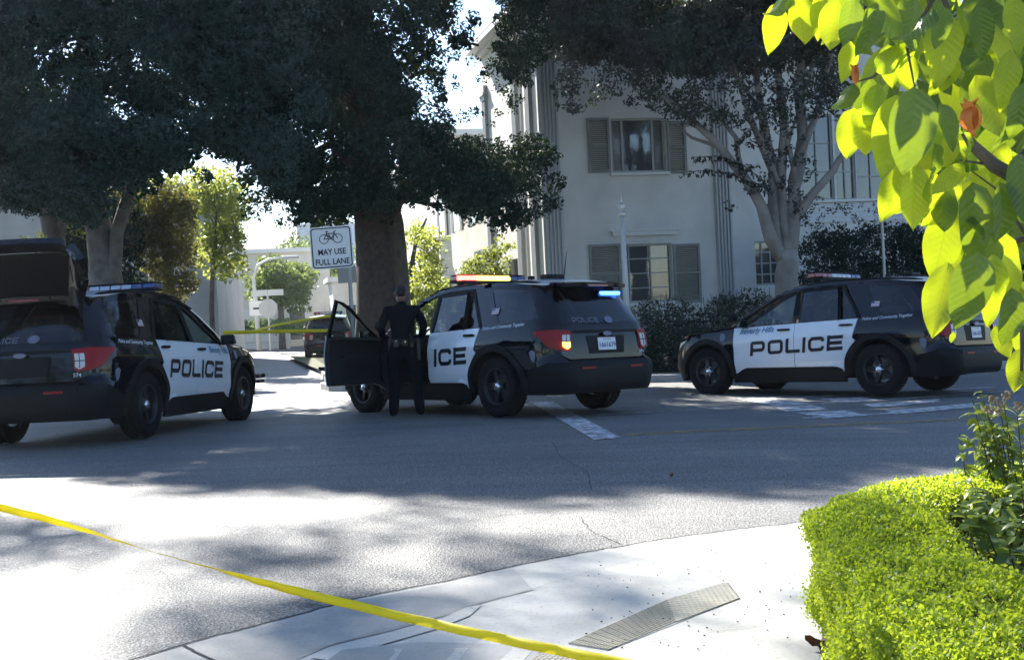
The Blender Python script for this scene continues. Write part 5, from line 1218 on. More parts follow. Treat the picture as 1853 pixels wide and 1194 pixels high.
# unseen dark trees added behind the camera so paint and glass reflect less sky
cc = []
for k in range(150):
    x = rng.uniform(-34, 30); y = rng.uniform(-20, -13); zc = rng.uniform(1, 9.5)
    for q in range(85): cc.append((x + rng.gauss(0, .9), y + rng.gauss(0, .9), zc + rng.gauss(0, .8)))
v_, f_ = leaf_quads(np.array(cc), .55, .6); tag(mesh_np('trees', v_, f_, M_lf_dark, None), 'dark unseen trees added behind the camera for paint and glass to reflect', 'trees', kind='stuff')
# ================================================================== OFFICER
M_uni = mat('navy_uniform', (.004, .005, .008), .9, spec=.15, bump=.3, bscale=120); M_skin = mat('skin', (.24, .13, .09), .5); M_hair = mat('dark_hair', (.012, .009, .007), .7, bump=.5, bscale=80)
M_leather = mat('black_leather', (.008, .008, .008), .3); 
def skin_body(name, verts, edges, radii, m, par, lv=2, root=0):
    me = bpy.data.meshes.new(name); me.from_pydata(verts, edges, []); me.update(); o = link(bpy.data.objects.new(name, me), par)
    md = o.modifiers.new('skin', 'SKIN'); md.use_smooth_shade = True
    for i, r in enumerate(radii):
        sv = me.skin_vertices[0].data[i]; sv.radius = r if hasattr(r, '__len__') else (r, r); sv.use_root = (i == root)
    sb = o.modifiers.new('sub', 'SUBSURF'); sb.levels = lv; sb.render_levels = lv; me.materials.append(m)
    dg = bpy.context.evaluated_depsgraph_get(); dg.update(); em = bpy.data.meshes.new_from_object(o.evaluated_get(dg)); o.modifiers.clear(); o.data = em
    em.polygons.foreach_set('use_smooth', [True] * len(em.polygons)); return o
of = at(736, 748, 16.05); OX, OY = of.x, of.y
man = thing('person', (OX, OY, gz(OX, OY)), 'police officer in dark uniform standing with his back to us beside the open SUV door', 'person', rz=rad(8))
# faces +y (away from us); arms bent, hands in front of the belt
V = [(0, 0, .94), (0, .01, 1.08), (0, 0, 1.24), (0, -.01, 1.40), (0, 0, 1.49), (0, .015, 1.565),          # 0-5 pelvis .. neck
     (-.19, -.01, 1.43), (-.29, -.03, 1.22), (-.25, .17, 1.06), (-.18, .27, 1.07),                          # 6-9 left arm
     (.19, -.01, 1.43), (.29, -.03, 1.22), (.25, .17, 1.06), (.18, .27, 1.07),                             # 10-13
     (-.11, 0, .88), (-.14, .02, .50), (-.17, -.02, .11), (-.18, .10, .04),                                # 14-17
     (.11, 0, .88), (.15, .02, .50), (.18, -.02, .11), (.20, .10, .04), (-.17, -.06, .05), (.18, -.06, .05)]
Ed = [(0, 1), (1, 2), (2, 3), (3, 4), (4, 5), (3, 6), (6, 7), (7, 8), (8, 9), (3, 10), (10, 11), (11, 12), (12, 13), (0, 14), (14, 15), (15, 16), (16, 17), (0, 18), (18, 19), (19, 20), (20, 21), (16, 22), (20, 23)]
Rr = [(.165, .125), (.155, .12), (.18, .125), (.17, .115), (.08, .075), (.062, .062), (.078, .078), (.058, .058), (.044, .044), (.032, .032), (.078, .078), (.058, .058), (.044, .044), (.032, .032),
      (.112, .115), (.086, .09), (.07, .072), (.052, .042), (.112, .115), (.086, .09), (.07, .072), (.052, .042), (.052, .05), (.052, .05)]
body = skin_body('body', V, Ed, Rr, M_uni, man)
hd = skin_body('head', [(0, .015, 1.53), (0, .02, 1.60), (0, .03, 1.66), (0, .02, 1.73), (0, .10, 1.62), (0, .118, 1.655)], [(0, 1), (1, 2), (2, 3), (1, 4), (2, 5)], [(.058, .058), (.07, .078), (.076, .092), (.066, .078), (.035, .03), (.016, .016)], M_skin, man)
for sx in (-1, 1):
    MB().lathe([(0, -.012), (.02, -.010), (.028, 0), (.02, .008), (0, .006)], 10, Matrix.Translation((sx * .074, .02, 1.655)) @ Matrix.Rotation(rad(90), 4, 'Y') @ Matrix.Diagonal((1.2, .8, 1, 1))).build('ear', M_skin, hd, smooth=True)
    MB().lathe([(0, -.01), (.012, 0), (0, .01)], 8, Matrix.Translation((sx * .032, .108, 1.675))).build('eye', mat('eye_white', (.6, .6, .6), .2) if 'eye_white' not in bpy.data.materials else bpy.data.materials['eye_white'], hd, smooth=True)
MB().box((0, .117, 1.60), (.045, .012, .012)).build('mouth', mat('lip', (.2, .07, .06), .5), hd, bevel=.004)
hairV = skin_body('hair', [(0, -.02, 1.60), (0, -.012, 1.66), (0, .0, 1.72), (0, .05, 1.755)], [(0, 1), (1, 2), (2, 3)], [(.045, .042), (.076, .078), (.078, .084), (.05, .045)], M_hair, hd)
for sx in (-1, 1):     # hands, five fingers each, resting at the belt front
    hv = [(sx * .18, .27, 1.07), (sx * .145, .315, 1.07)]; he = [(0, 1)]; hr = [(.028, .02), (.036, .018)]
    for k in range(4):
        b = len(hv); zz = 1.10 - k * .02; ln = (.9, 1, .95, .75)[k]
        hv += [(sx * .125, .335, zz), (sx * (.125 - .035 * ln), .345, zz - .004), (sx * (.125 - .06 * ln), .33, zz - .010)]; he += [(1, b), (b, b + 1), (b + 1, b + 2)]; hr += [(.0095, .0095), (.009, .009), (.007, .007)]
    b = len(hv); hv += [(sx * .17, .30, 1.105), (sx * .145, .315, 1.135), (sx * .12, .325, 1.14)]; he += [(0, b), (b, b + 1), (b + 1, b + 2)]; hr += [(.012, .012), (.0105, .0105), (.009, .009)]
    skin_body('hand', hv, he, hr, M_skin, man, lv=1)
b = MB()
ring = [Vector((.172 * math.cos(a), .128 * math.sin(a) + .004, 1.015)) for a in [2 * math.pi * k / 24 for k in range(25)]]
b.tube(ring, .012, 6); b.tube([r + Vector((0, 0, .028)) for r in ring], .012, 6); b.tube([r - Vector((0, 0, .028)) for r in ring], .012, 6)
for (ax_, ay_, w, h) in ((-.10, -.125, .06, .09), (.02, -.14, .07, .07), (.11, -.115, .05, .10), (.175, .0, .05, .12), (-.175, .0, .05, .16)): b.box((ax_, ay_, 1.01 - h * .2), (w, .045, h))
b.build('duty_belt', M_leather, man, bevel=.008)
MB().box((.20, -.02, .88), (.05, .10, .24)).box((.205, .0, 1.01), (.04, .06, .09)).build('holster', M_leather, man, bevel=.012)
rd_ = MB().box((.10, -.155, 1.06), (.05, .035, .12)).tube([(.12, -.155, 1.10), (.125, -.16, 1.26)], .006, 6); rd_.build('radio', M_plast, man, bevel=.006)
MB().box((.02, -.168, 1.015), (.018, .006, .018)).box((-.10, -.155, 1.03), (.014, .006, .014)).build('belt_buckle', M_chrome, man)
MB().tube([(0, -.02, 1.505), (.05, -.01, 1.50), (.075, .03, 1.49)], .018, 6).tube([(0, -.02, 1.505), (-.05, -.01, 1.50), (-.075, .03, 1.49)], .018, 6).build('collar', M_uni, man)

# ================================================================== SIGNS, POLES
M_galv = mat('galvanised_steel', (.34, .35, .36), .4, metal=.7, bump=.1, bscale=40); M_signw = mat('sign_white', (.74, .73, .70), .45); M_signk = mat('sign_black', (.015, .015, .018), .5); M_signback = mat('sign_back', (.30, .29, .26), .5, metal=.5)
sp_ = at(600, 690, 22.0); sgx, sgy = at(600, 448, 21.5).x, 21.5; sgz = gz(sgx, sgy)
SC = 76 / FPX * 21.5; szc = at(600, 448, 21.5).z - sgz
sg = thing('traffic_sign', (sgx, sgy, sgz), 'white sign with bicycle symbol reading MAY USE FULL LANE in front of the big trunk', 'traffic sign', rz=rad(0))
post = MB(); post.box((.30, .06, (szc + .1) / 2 - .2), (.05, .05, szc + .5)); post.build('post', M_galv, sg)
tilt = bpy.data.objects.new
R2 = Matrix.Rotation(rad(-1.6), 3, 'Y')
def sp(x, y, z): return tuple(R2 @ Vector((x, y, z)) + Vector((0, 0, szc)))
def plate(name, w, h, r, y0, t, m, par, f=sp):
    P = rrect(-w / 2, -h / 2, w / 2, h / 2, r, 6); return MB().prism([f(p[0], y0, p[1]) for p in P], (0, t, 0)).build(name, m, par)
pl0 = plate('sign_panel', SC, SC * 1.0, .06, 0, .01, M_signw, sg)
ro_ = rrect(-SC * .475, -SC * .475, SC * .475, SC * .475, .055, 6); ri_ = rrect(-SC * .448, -SC * .448, SC * .448, SC * .448, .04, 6)
bd = MB()
for k in range(len(ro_)): j = (k + 1) % len(ro_); bd.quad(sp(ro_[k][0], -.003, ro_[k][1]), sp(ro_[j][0], -.003, ro_[j][1]), sp(ri_[j][0], -.003, ri_[j][1]), sp(ri_[k][0], -.003, ri_[k][1]))
bd.build('sign_border', M_signk, pl0)
for s_, zz in (('MAY USE', -.165), ('FULL LANE', -.40)):
    decal_text('sign_text', s_, SC * .195, lambda a, b, zz=zz: Vector(sp(a * .86, -.004, zz * SC + b)), M_signk, pl0, off=.003, align='CENTER')
bk = MB(); kx = SC
def circ(cx, cz, r, w=.018, n=24):
    for k in range(n):
        a0, a1 = 2 * math.pi * k / n, 2 * math.pi * (k + 1) / n
        bk.quad(*[sp(cx * kx + (r + q) * kx * math.cos(a), -.004, cz * kx + (r + q) * kx * math.sin(a)) for (a, q) in ((a0, 0), (a1, 0), (a1, -w), (a0, -w))])
circ(-.165, .21, .115); circ(.165, .21, .115)
for P_ in (((-.165, .21), (-.085, .335)), ((-.085, .335), (.085, .335)), ((-.10, .31), (.02, .205)), ((.02, .205), (.09, .345)), ((.165, .21), (.075, .375)), ((-.165, .21), (.02, .205)), ((.02, .205), (-.06, .33)), ((-.12, .385), (-.05, .385)), ((-.085, .385), (-.10, .33)), ((.075, .375), (.13, .385)), ((.02, .205), (.05, .165))):
    for q_ in stroke([P_[0], P_[1]], .02): bk.poly([sp(p[0] * kx, -.0045, p[1] * kx) for p in q_])
bk.build('bicycle_symbol', M_signk, pl0)
p2 = at(628, 497, 23.2); s2 = thing('traffic_sign', (p2.x, p2.y, gz(p2.x, p2.y)), 'small sign seen from behind on a thin dark post, just right of the bicycle sign', 'traffic sign')
MB().tube([(.04, .02, -.2), (.04, .02, p2.z - gz(p2.x, p2.y) + .2)], .028, 8).build('post', mat('dark_green_post', (.05, .07, .06), .5), s2)
MB().box((0, 0, p2.z - gz(p2.x, p2.y)), (.36, .012, .32)).build('sign_panel', M_signback, s2, bevel=.004)
# lamp-less pole in front of the apartment house, with a square head on top
pb_, pt_ = at(1137, 560, 25.2), at(1124, 352, 25.2)
pp = thing('street_pole', (pb_.x, pb_.y, gz(pb_.x, pb_.y) + .13), 'pale thin metal pole with a small ornate head in front of the shuttered wall', 'pole')
h_ = pt_.z - pp.location.z; lean = (pt_.x - pb_.x)
MB().tube([(0, 0, -.1), (lean * .5, 0, h_ * .5), (lean * .93, 0, h_ - .42)], [.055, .05, .04], 10).build('shaft', mat('pale_pole_paint', (.50, .51, .50), .5, bump=.1, bscale=30), pp, smooth=True)
MB().lathe([(0, 0), (.09, .01), (.10, .07), (.05, .10), (.07, .16), (.075, .24), (.04, .27), (.0, .30)], 10, Matrix.Translation((lean * .94, 0, h_ - .46))).tube([(lean * .95, 0, h_ - .2), (lean, 0, h_ + .03)], [.015, .004], 6).build('pole_head', mat('pale_pole_head', (.58, .58, .55), .4, metal=.5), pp)
p3_ = at(1601, 470, 26); t3 = thing('street_pole', (p3_.x, p3_.y, gz(p3_.x, p3_.y) + .13), 'very thin bare pole in front of the clipped hedge behind the parked SUV', 'pole')
MB().tube([(0, 0, 0), (-.03, 0, at(1597, 394, 26).z - t3.location.z)], [.035, .03], 8).build('shaft', M_galv, t3)
# street lamp down the side street
L0 = at(466, 575, 62); L1 = at(461, 497, 62); lz = gz(L0.x, L0.y); sl = thing('street_lamp', (L0.x, L0.y, lz + .13), 'pale street lamp with a curved arm beside the round trees on the left pavement', 'street lamp')
hh = L1.z - lz; MB().tube([(0, 0, 0), (-.05, 0, hh * .6), (-.1, 0, hh * .93), (.15, 0, hh + .35), (.7, 0, hh + .62), (1.5, 0, hh + .7)], [.13, .11, .09, .07, .06, .05], 10).build('shaft', mat('lamp_pole_paint', (.55, .57, .55), .5), sl, smooth=True)
MB().box((1.9, 0, hh + .68), (.9, .28, .14)).build('lamp_head', M_galv, sl, bevel=.04)
MB().box((.06, -.14, 2.15), (.85, .03, .75)).build('sign_panel', M_signw, sl, bevel=.01)
MB().box((.06, -.16, 2.15), (.45, .01, .10)).build('sign_mark', M_signk, sl)
st_ = at(487, 590, 60); ss = thing('stop_sign', (st_.x, st_.y, gz(st_.x, st_.y) + .13), 'back of an octagonal stop sign on its post in front of the picket fence', 'traffic sign')
sz = at(487, 558, 60).z - ss.location.z
MB().tube([(0, .03, 0), (0, .03, sz + .9)], .05, 8).build('post', M_galv, ss)
MB().prism([(.50 * math.cos(rad(22.5 + 45 * k)), 0, sz + .50 * math.sin(rad(22.5 + 45 * k))) for k in range(8)], (0, .02, 0)).build('sign_panel', mat('sign_back_pale', (.42, .43, .42), .5), ss)
MB().box((0, 0, sz + .78), (1.6, .02, .3)).build('street_name_plate', mat('sign_back_pale2', (.5, .52, .5), .5), ss)
# white picket fence
fa, fb = at(418, 590, 72), at(520, 590, 66); n = 17; D_ = fb - fa
pf = thing('picket_fence', (fa.x, fa.y, gz(fa.x, fa.y)), 'white picket fence with arched sections behind the stop sign', 'fence')
M_pick = mat('white_fence_paint', (.6, .6, .57), .6)
for k in range(n):
    c = D_ * (k / (n - 1)); hgt = 1.75 + .55 * abs(math.sin(k / (n - 1) * math.pi * 2)); MB().prism([(c.x - .09, c.y, 0), (c.x + .09, c.y, 0), (c.x + .09, c.y, hgt), (c.x, c.y, hgt + .1), (c.x - .09, c.y, hgt)], (0, .04, 0)).build('picket', M_pick, pf)
for zz in (.4, 1.4): MB().tube([(0, .06, zz), (D_.x, D_.y + .06, zz)], .05, 4).build('rail', M_pick, pf)
# ================================================================== BACKGROUND CARS (seen from the front, parked on the left)
def simple_car(name, u, v, D, yaw, body_m, label, cat='car', L=4.7, Wd=1.85, H=1.5, pickup=False):
    P = gp(u, v) if D is None else at(u, v, D); z = gz(P.x, P.y); t = thing(name, (P.x, P.y, z), label, cat, rz=rad(yaw))
    w = Wd / 2; b = MB()
    prof = [(-L / 2, .35), (-L / 2, .75), (-L / 2 + .1, .92), (-L / 2 + .9, .98), (L / 2 - 1.3, .98), (L / 2 - .15, .80), (L / 2, .62), (L / 2, .35)]
    b.prism([(p[0], -w, p[1]) for p in prof], (0, 2 * w, 0)); b.build('body', body_m, t, bevel=.07)
    g = [(-L / 2 + .5, .98), (-L / 2 + 1.0, H - .04), (.35, H), (L / 2 - 1.25, .98)] if not pickup else [(-.9, .98), (-.8, H - .02), (.35, H), (L / 2 - 1.3, .98)]
    c = MB(); n0 = [(p[0], -w * (.93 if p[1] < 1 else .76), p[1]) for p in g]; n1 = [(p[0], w * (.93 if p[1] < 1 else .76), p[1]) for p in g]
    c.v = n0 + n1; c.f = [(3, 2, 1, 0), (4, 5, 6, 7), (0, 1, 5, 4), (1, 2, 6, 5), (2, 3, 7, 6)]; c.build('window_glass', M_gl_dark2, t)
    MB().box((g[1][0] / 2 + g[2][0] / 2, 0, H), (g[2][0] - g[1][0] + .1, w * 1.5, .05)).build('roof', body_m, t, bevel=.02)
    for i in (2, 3): pass
    for sy in (-1, 1):
        MB().tube([(g[2][0], sy * w * .76, H - .02), (g[3][0], sy * w * .93, .98)], .04, 6).build('pillar', body_m, t)
        for sx in (L / 2 - .85, -L / 2 + .85):
            MB().lathe([(.0, -.11), (.28, -.11), (.32, -.09), (.32, .09), (.28, .11), (0, .11)], 20, Matrix.Translation((sx, sy * (w - .1), .32)) @ Matrix.Rotation(rad(90), 4, 'X')).build('wheel', M_rub, t)
        MB().box((L / 2 - .03, sy * w * .72, .72), (.08, .34, .14)).build('headlight', M_clear, t, bevel=.03)
    MB().box((L / 2 - .0, 0, .62), (.05, .9, .16)).build('grille', M_plast, t); MB().box((L / 2 + .02, 0, .42), (.08, Wd * .96, .14)).build('bumper', body_m if not pickup else M_chrome, t, bevel=.03)
    return t
M_gl_dark2 = mat('car_glass_dark', (.03, .035, .04), .06, spec=.8)
simple_car('parked_car', 437, 627, 78, -78, mat('silver_car_paint', (.45, .46, .47), .3, metal=.4, coat=.6), 'silver pickup parked beyond the yellow tape, nearer of the two vehicles on the left', 'car', L=5.2, Wd=1.9, H=1.75, pickup=True)
simple_car('parked_car', 418, 622, 88, -78, mat('white_suv_paint', (.6, .6, .6), .3, coat=.6), 'white car parked behind the silver pickup on the left of the side street', 'car', H=1.7)
# ================================================================== POLICE TAPE
M_tape = leaf_mat('yellow_tape_plastic', (.86, .74, .02), (.90, .80, .04), (.95, .85, .03), .45, .35)
def tape(name, pts, label, w=.075, seg=30):
    """pts: (point, twist angle deg)"""
    n = len(pts); co = []; fc = []
    P = []; A = []
    for i in range(n - 1):
        for k in range(seg): t = k / seg; P.append(pts[i][0].lerp(pts[i + 1][0], t)); A.append(pts[i][1] * (1 - t) + pts[i + 1][1] * t)
    P.append(pts[-1][0]); A.append(pts[-1][1])
    L_ = len(P)
    for i in range(L_):
        d = (P[min(i + 1, L_ - 1)] - P[max(i - 1, 0)]).normalized(); up = Vector((0, 0, 1)); up = (up - d * up.dot(d)).normalized(); sd = d.cross(up)
        v = up * math.cos(rad(A[i])) + sd * math.sin(rad(A[i])); wob = sd * .004 * math.sin(i * .7)
        for q in (-.5, 0, .5): co.append(P[i] + v * w * q + wob * (1 - abs(q)))
    for i in range(L_ - 1):
        for q in (0, 1): a = i * 3 + q; fc.append((a, a + 1, a + 4, a + 3))
    o = mesh_np(name, [tuple(c) for c in co], fc, M_tape, None, smooth=True); md = o.modifiers.new('thickness', 'SOLIDIFY'); md.thickness = .0004
    tag(o, label, 'barrier tape'); return o
tape('barrier_tape', [(at(-160, 868, 4.7), -14), (at(0, 918, 4.5), -6), (at(90, 940, 4.45), 12), (at(165, 962, 4.4), 42), (at(270, 996, 4.3), 66), (at(390, 1029, 4.15), 58), (at(470, 1052, 4.05), 20), (at(552, 1073, 3.95), -14), (at(740, 1118, 3.75), -26), (at(930, 1160, 3.5), -26), (at(1090, 1192, 3.3), -28), (at(1350, 1240, 3.0), -28)],
     'yellow barrier tape stretched across the road in the foreground', .029, 14)
tape('barrier_tape', [(at(404, 602, 14.0), 8), (at(480, 600, 15.6), 20), (at(540, 599, 17), 0), (at(600, 598, 18.2), 10)], 'lower yellow tape stretched between the two nearer police cars', .045, 12)
tape('barrier_tape', [(at(455, 600, 19.0), 30), (at(500, 588, 18.2), 10), (at(550, 579, 17.6), 20), (at(606, 570, 17), 15)], 'upper slanting yellow tape between the nearer police cars', .035, 12)
# fallen leaves
M_dead = leaf_mat('dead_leaf', (.16, .06, .025), (.26, .12, .05), (.3, .1, .03), .3)
def fallen(u, v, s=.05, label='', rz=None):
    P = gp(u, v); rz = rz if rz is not None else rng.uniform(0, 6); mb = MB(); n = 7; L_, R_ = [], []
    for k in range(n):
        t = k / (n - 1); w = math.sin(math.pi * min(1, t * 1.02)) ** .8 * .42 + .01; z = .012 + .018 * math.sin(t * 4 + 1) ** 2
        L_.append(Vector(((t - .5) * 2 * s, w * s, z + .022 * rng.random()))); R_.append(Vector(((t - .5) * 2 * s, -w * s, z + .02)))
    R3 = Matrix.Rotation(rz, 3, 'Z')
    for k in range(n - 1):
        c0, c1 = (L_[k] + R_[k]) / 2 - Vector((0, 0, .012)), (L_[k + 1] + R_[k + 1]) / 2 - Vector((0, 0, .012))
        mb.quad(R3 @ L_[k], R3 @ L_[k + 1], R3 @ c1, R3 @ c0); mb.quad(R3 @ c0, R3 @ c1, R3 @ R_[k + 1], R3 @ R_[k])
    o = mb.build('fallen_leaf', M_dead); o.location = (P.x, P.y, P.z + .004); md = o.modifiers.new('thickness', 'SOLIDIFY'); md.thickness = .001; tag(o, label, 'leaf')
fallen(560, 1091, .045, 'curled brown leaf lying on the asphalt beside the concrete edge'); fallen(1215, 868, .028, 'small pale leaf on the road near the edge of the big shadow')
fallen(1482, 1180, .045, 'brown leaf on the pavement at the foot of the clipped hedge')
dcr = MB(); 
for k in range(120):
    u = rng.uniform(1060, 1440); v = rng.uniform(985, 1180); p = gp(u, v); s = rng.uniform(.0015, .004); dcr.box((p.x, p.y, p.z + .008 + s / 2), (s * 2, s, s), Matrix.Rotation(rng.uniform(0, 3), 3, 'Z'))
tag(dcr.build('debris', mat('leaf_debris', (.06, .04, .02), .9)), 'tiny leaf crumbs scattered over the bright pavement', 'debris', kind='stuff')
# ================================================================== NEAR HEDGE AND PLANTING BED
HO = [(.965, 3.92), (1.06, 4.12), (1.30, 4.36), (1.66, 4.55), (2.04, 4.70), (3.2, 5.1)]
HI = [(3.2, 4.6), (2.3, 4.38), (1.79, 4.24), (1.47, 4.08), (1.34, 3.88), (1.28, 3.58), (1.20, 3.24), (1.19, 2.98), (1.27, 2.75), (1.5, 2.3), (1.7, 1.7)]
HN = [(.72, 1.7), (.78, 2.3), (.80, 2.7), (.84, 3.1), (.90, 3.5), (.93, 3.75)]
HP = HO + HI + HN
HZ = .455
def gb(x, y): return gz(x, y) + .01
soil = drape('planting_soil', [(.95, 3.9), (1.05, 4.15), (1.30, 4.40), (1.7, 4.6), (3.2, 5.15), (3.2, 1.7), (.74, 1.7), (.80, 2.7), (.86, 3.3)], mat('bed_soil', (.05, .035, .022), .95, bump=.8, bscale=25, var=(.09, .06, .04), vscale=8), .02, step=.5)
nh = thing('clipped_hedge', (1.0, 3.6, gb(1, 3.6)), 'bright green clipped box hedge curving round the planting bed at the lower right', 'hedge')
core = MB(); inset = []
bm = bmesh.new(); cpt = Vector((1.15, 3.7))
core_p = [(1.02, 3.90), (1.10, 4.07), (1.32, 4.29), (1.67, 4.48), (2.05, 4.63), (3.2, 5.02), (3.2, 4.68), (2.3, 4.44), (1.77, 4.30), (1.44, 4.13), (1.29, 3.9), (1.23, 3.58), (1.15, 3.24), (1.14, 2.98), (1.22, 2.75), (1.44, 2.3), (1.62, 1.72), (.80, 1.72), (.85, 2.3), (.87, 2.7), (.91, 3.1), (.96, 3.5)]
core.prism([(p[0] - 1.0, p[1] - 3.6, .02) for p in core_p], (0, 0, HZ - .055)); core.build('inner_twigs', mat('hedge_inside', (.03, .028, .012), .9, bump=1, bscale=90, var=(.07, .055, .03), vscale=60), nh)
pts = []; nb = []
g = np.random.default_rng(5)
def poly_pts(P, n, bbox):
    xy = np.column_stack([g.uniform(bbox[0], bbox[1], n * 3), g.uniform(bbox[2], bbox[3], n * 3)]); ins = np.zeros(len(xy), bool)
    for i in range(len(P)):
        x1, y1 = P[i]; x2, y2 = P[(i + 1) % len(P)]
        c = ((y1 > xy[:, 1]) != (y2 > xy[:, 1])) & (xy[:, 0] < (x2 - x1) * (xy[:, 1] - y1) / ((y2 - y1) or 1e-9) + x1); ins ^= c
    return xy[ins][:n]
top = poly_pts(HP, 105000, (.7, 3.2, 1.9, 5.1))
n = len(top); und = .010 * np.sin(top[:, 0] * 9 + 1) * np.sin(top[:, 1] * 8) + .010 * np.sin(top[:, 0] * 31) * np.sin(top[:, 1] * 27 + 2)
# rounded shoulders: drop near the outline
def dist_poly(xy, P):
    d = np.full(len(xy), 9.0)
    for i in range(len(P)):
        a = np.array(P[i]); b = np.array(P[(i + 1) % len(P)]); ab = b - a; t = np.clip(((xy - a) @ ab) / (ab @ ab), 0, 1); d = np.minimum(d, np.linalg.norm(xy - a - t[:, None] * ab, axis=1))
    return d
dd = dist_poly(top, HP)
zt = HZ + und - .035 * np.clip(1 - dd / .05, 0, 1) ** 2 - g.exponential(.011, n) + g.random(n) ** 8 * .022
P1 = np.column_stack([top, zt])
side = []
m_ = 85000; per = HO[:3][::-1] + HN[::-1]; per = HN + HO[:4]
seg = [(np.array(per[i]), np.array(per[i + 1])) for i in range(len(per) - 1)]; ln = np.array([np.linalg.norm(b - a) for a, b in seg]); cs_ = np.cumsum(ln) / ln.sum()
k = np.searchsorted(cs_, g.random(m_)); t = g.random(m_); A = np.array([s[0] for s in seg])[k]; B = np.array([s[1] for s in seg])[k]; q = A + (B - A) * t[:, None]; nrm = np.column_stack([-(B - A)[:, 1], (B - A)[:, 0]]); nrm /= np.linalg.norm(nrm, axis=1)[:, None]
zz = g.random(m_) ** .8 * (HZ - .01) + .0; bul = .018 * np.sin(zz * 22 + q[:, 1] * 11) + .012 * np.sin(q[:, 1] * 25 + zz * 9)
q = q + nrm * (bul + g.exponential(.012, m_) * -1 + .01 - .05 * np.clip(.15 - zz, 0, .15) / .15 + g.random(m_) ** 8 * .03)[:, None]
P2 = np.column_stack([q, zz])
inn = HI[1:10]; seg = [(np.array(inn[i]), np.array(inn[i + 1])) for i in range(len(inn) - 1)]
k = g.integers(0, len(seg), 14000); t = g.random(14000); A = np.array([s[0] for s in seg])[k]; B = np.array([s[1] for s in seg])[k]; q = A + (B - A) * t[:, None] + g.normal(0, .012, (14000, 2)); P3 = np.column_stack([q, g.random(14000) * HZ])
P = np.concatenate([P1, P2, P3]); P[:, 2] += np.array([gb(1, 3.6)]); P -= np.array([1.0, 3.6, gb(1, 3.6)])
v_, f_ = leaf_quads(P, .0125, .6, rnd=g, up=-.35); mesh_np('foliage', v_, f_, M_lf_hedge, nh)
# twigs showing on the bare lower corner
tw = MB()
for k in range(130):
    a = rng.uniform(0, 1); i = rng.randrange(len(HN) - 1); p = Vector(HN[i]).lerp(Vector(HN[i + 1]), a); z0 = rng.uniform(0, .12); tw.tube([(p.x - 1 + .04, p.y - 3.6, z0), (p.x - 1 + rng.uniform(-.02, .03), p.y - 3.6 + rng.uniform(-.03, .03), z0 + rng.uniform(.08, .2))], .0018, 4)
tw.build('twig', mat('twig_wood', (.16, .09, .05), .8), nh)['kind'] = 'stuff'

# broad leaves with a fold along the midrib; shared meshes
def leaf_mesh(name, L, W, curl, fold, m_, nseg=9, wav=.0, ph=0.0, tipp=1.25):
    """leaf pointing along -z (hanging) from its stalk at the origin, face towards -y"""
    co = []; fc = []; uvs = []
    cols = (-1, -.66, -.33, 0, .33, .66, 1)
    for i in range(nseg + 1):
        t = i / nseg; w = W / 2 * (math.sin(math.pi * t ** .92) ** .62) * (1 - .22 * t ** 3) if 0 < t < 1 else 0.001
        if t > .86: w *= max(.0, (1 - t) / .14) ** .55
        an = curl * t; x0 = 0; z = -L * (math.sin(an) / curl if curl else t); y = L * ((1 - math.cos(an)) / curl if curl else 0)
        for c in cols:
            yy = y - abs(c) * w * math.sin(fold) + wav * L * math.sin(t * 11 + ph + c * 2) * abs(c) ** 1.5 + .0035 * math.cos(t * 62 + abs(c) * 5) * (1 - abs(abs(c) * 2 - 1)) * (L / .18) * .5
            co.append((c * w * math.cos(fold), yy, z + .12 * w * abs(c)))
    k = len(cols)
    for i in range(nseg):
        for j in range(k - 1): a = i * k + j; fc.append((a, a + 1, a + k + 1, a + k))
    me = bpy.data.meshes.new(name); me.from_pydata(co, [], fc); me.polygons.foreach_set('use_smooth', [True] * len(me.polygons)); me.materials.append(m_)
    # stalk
    return me
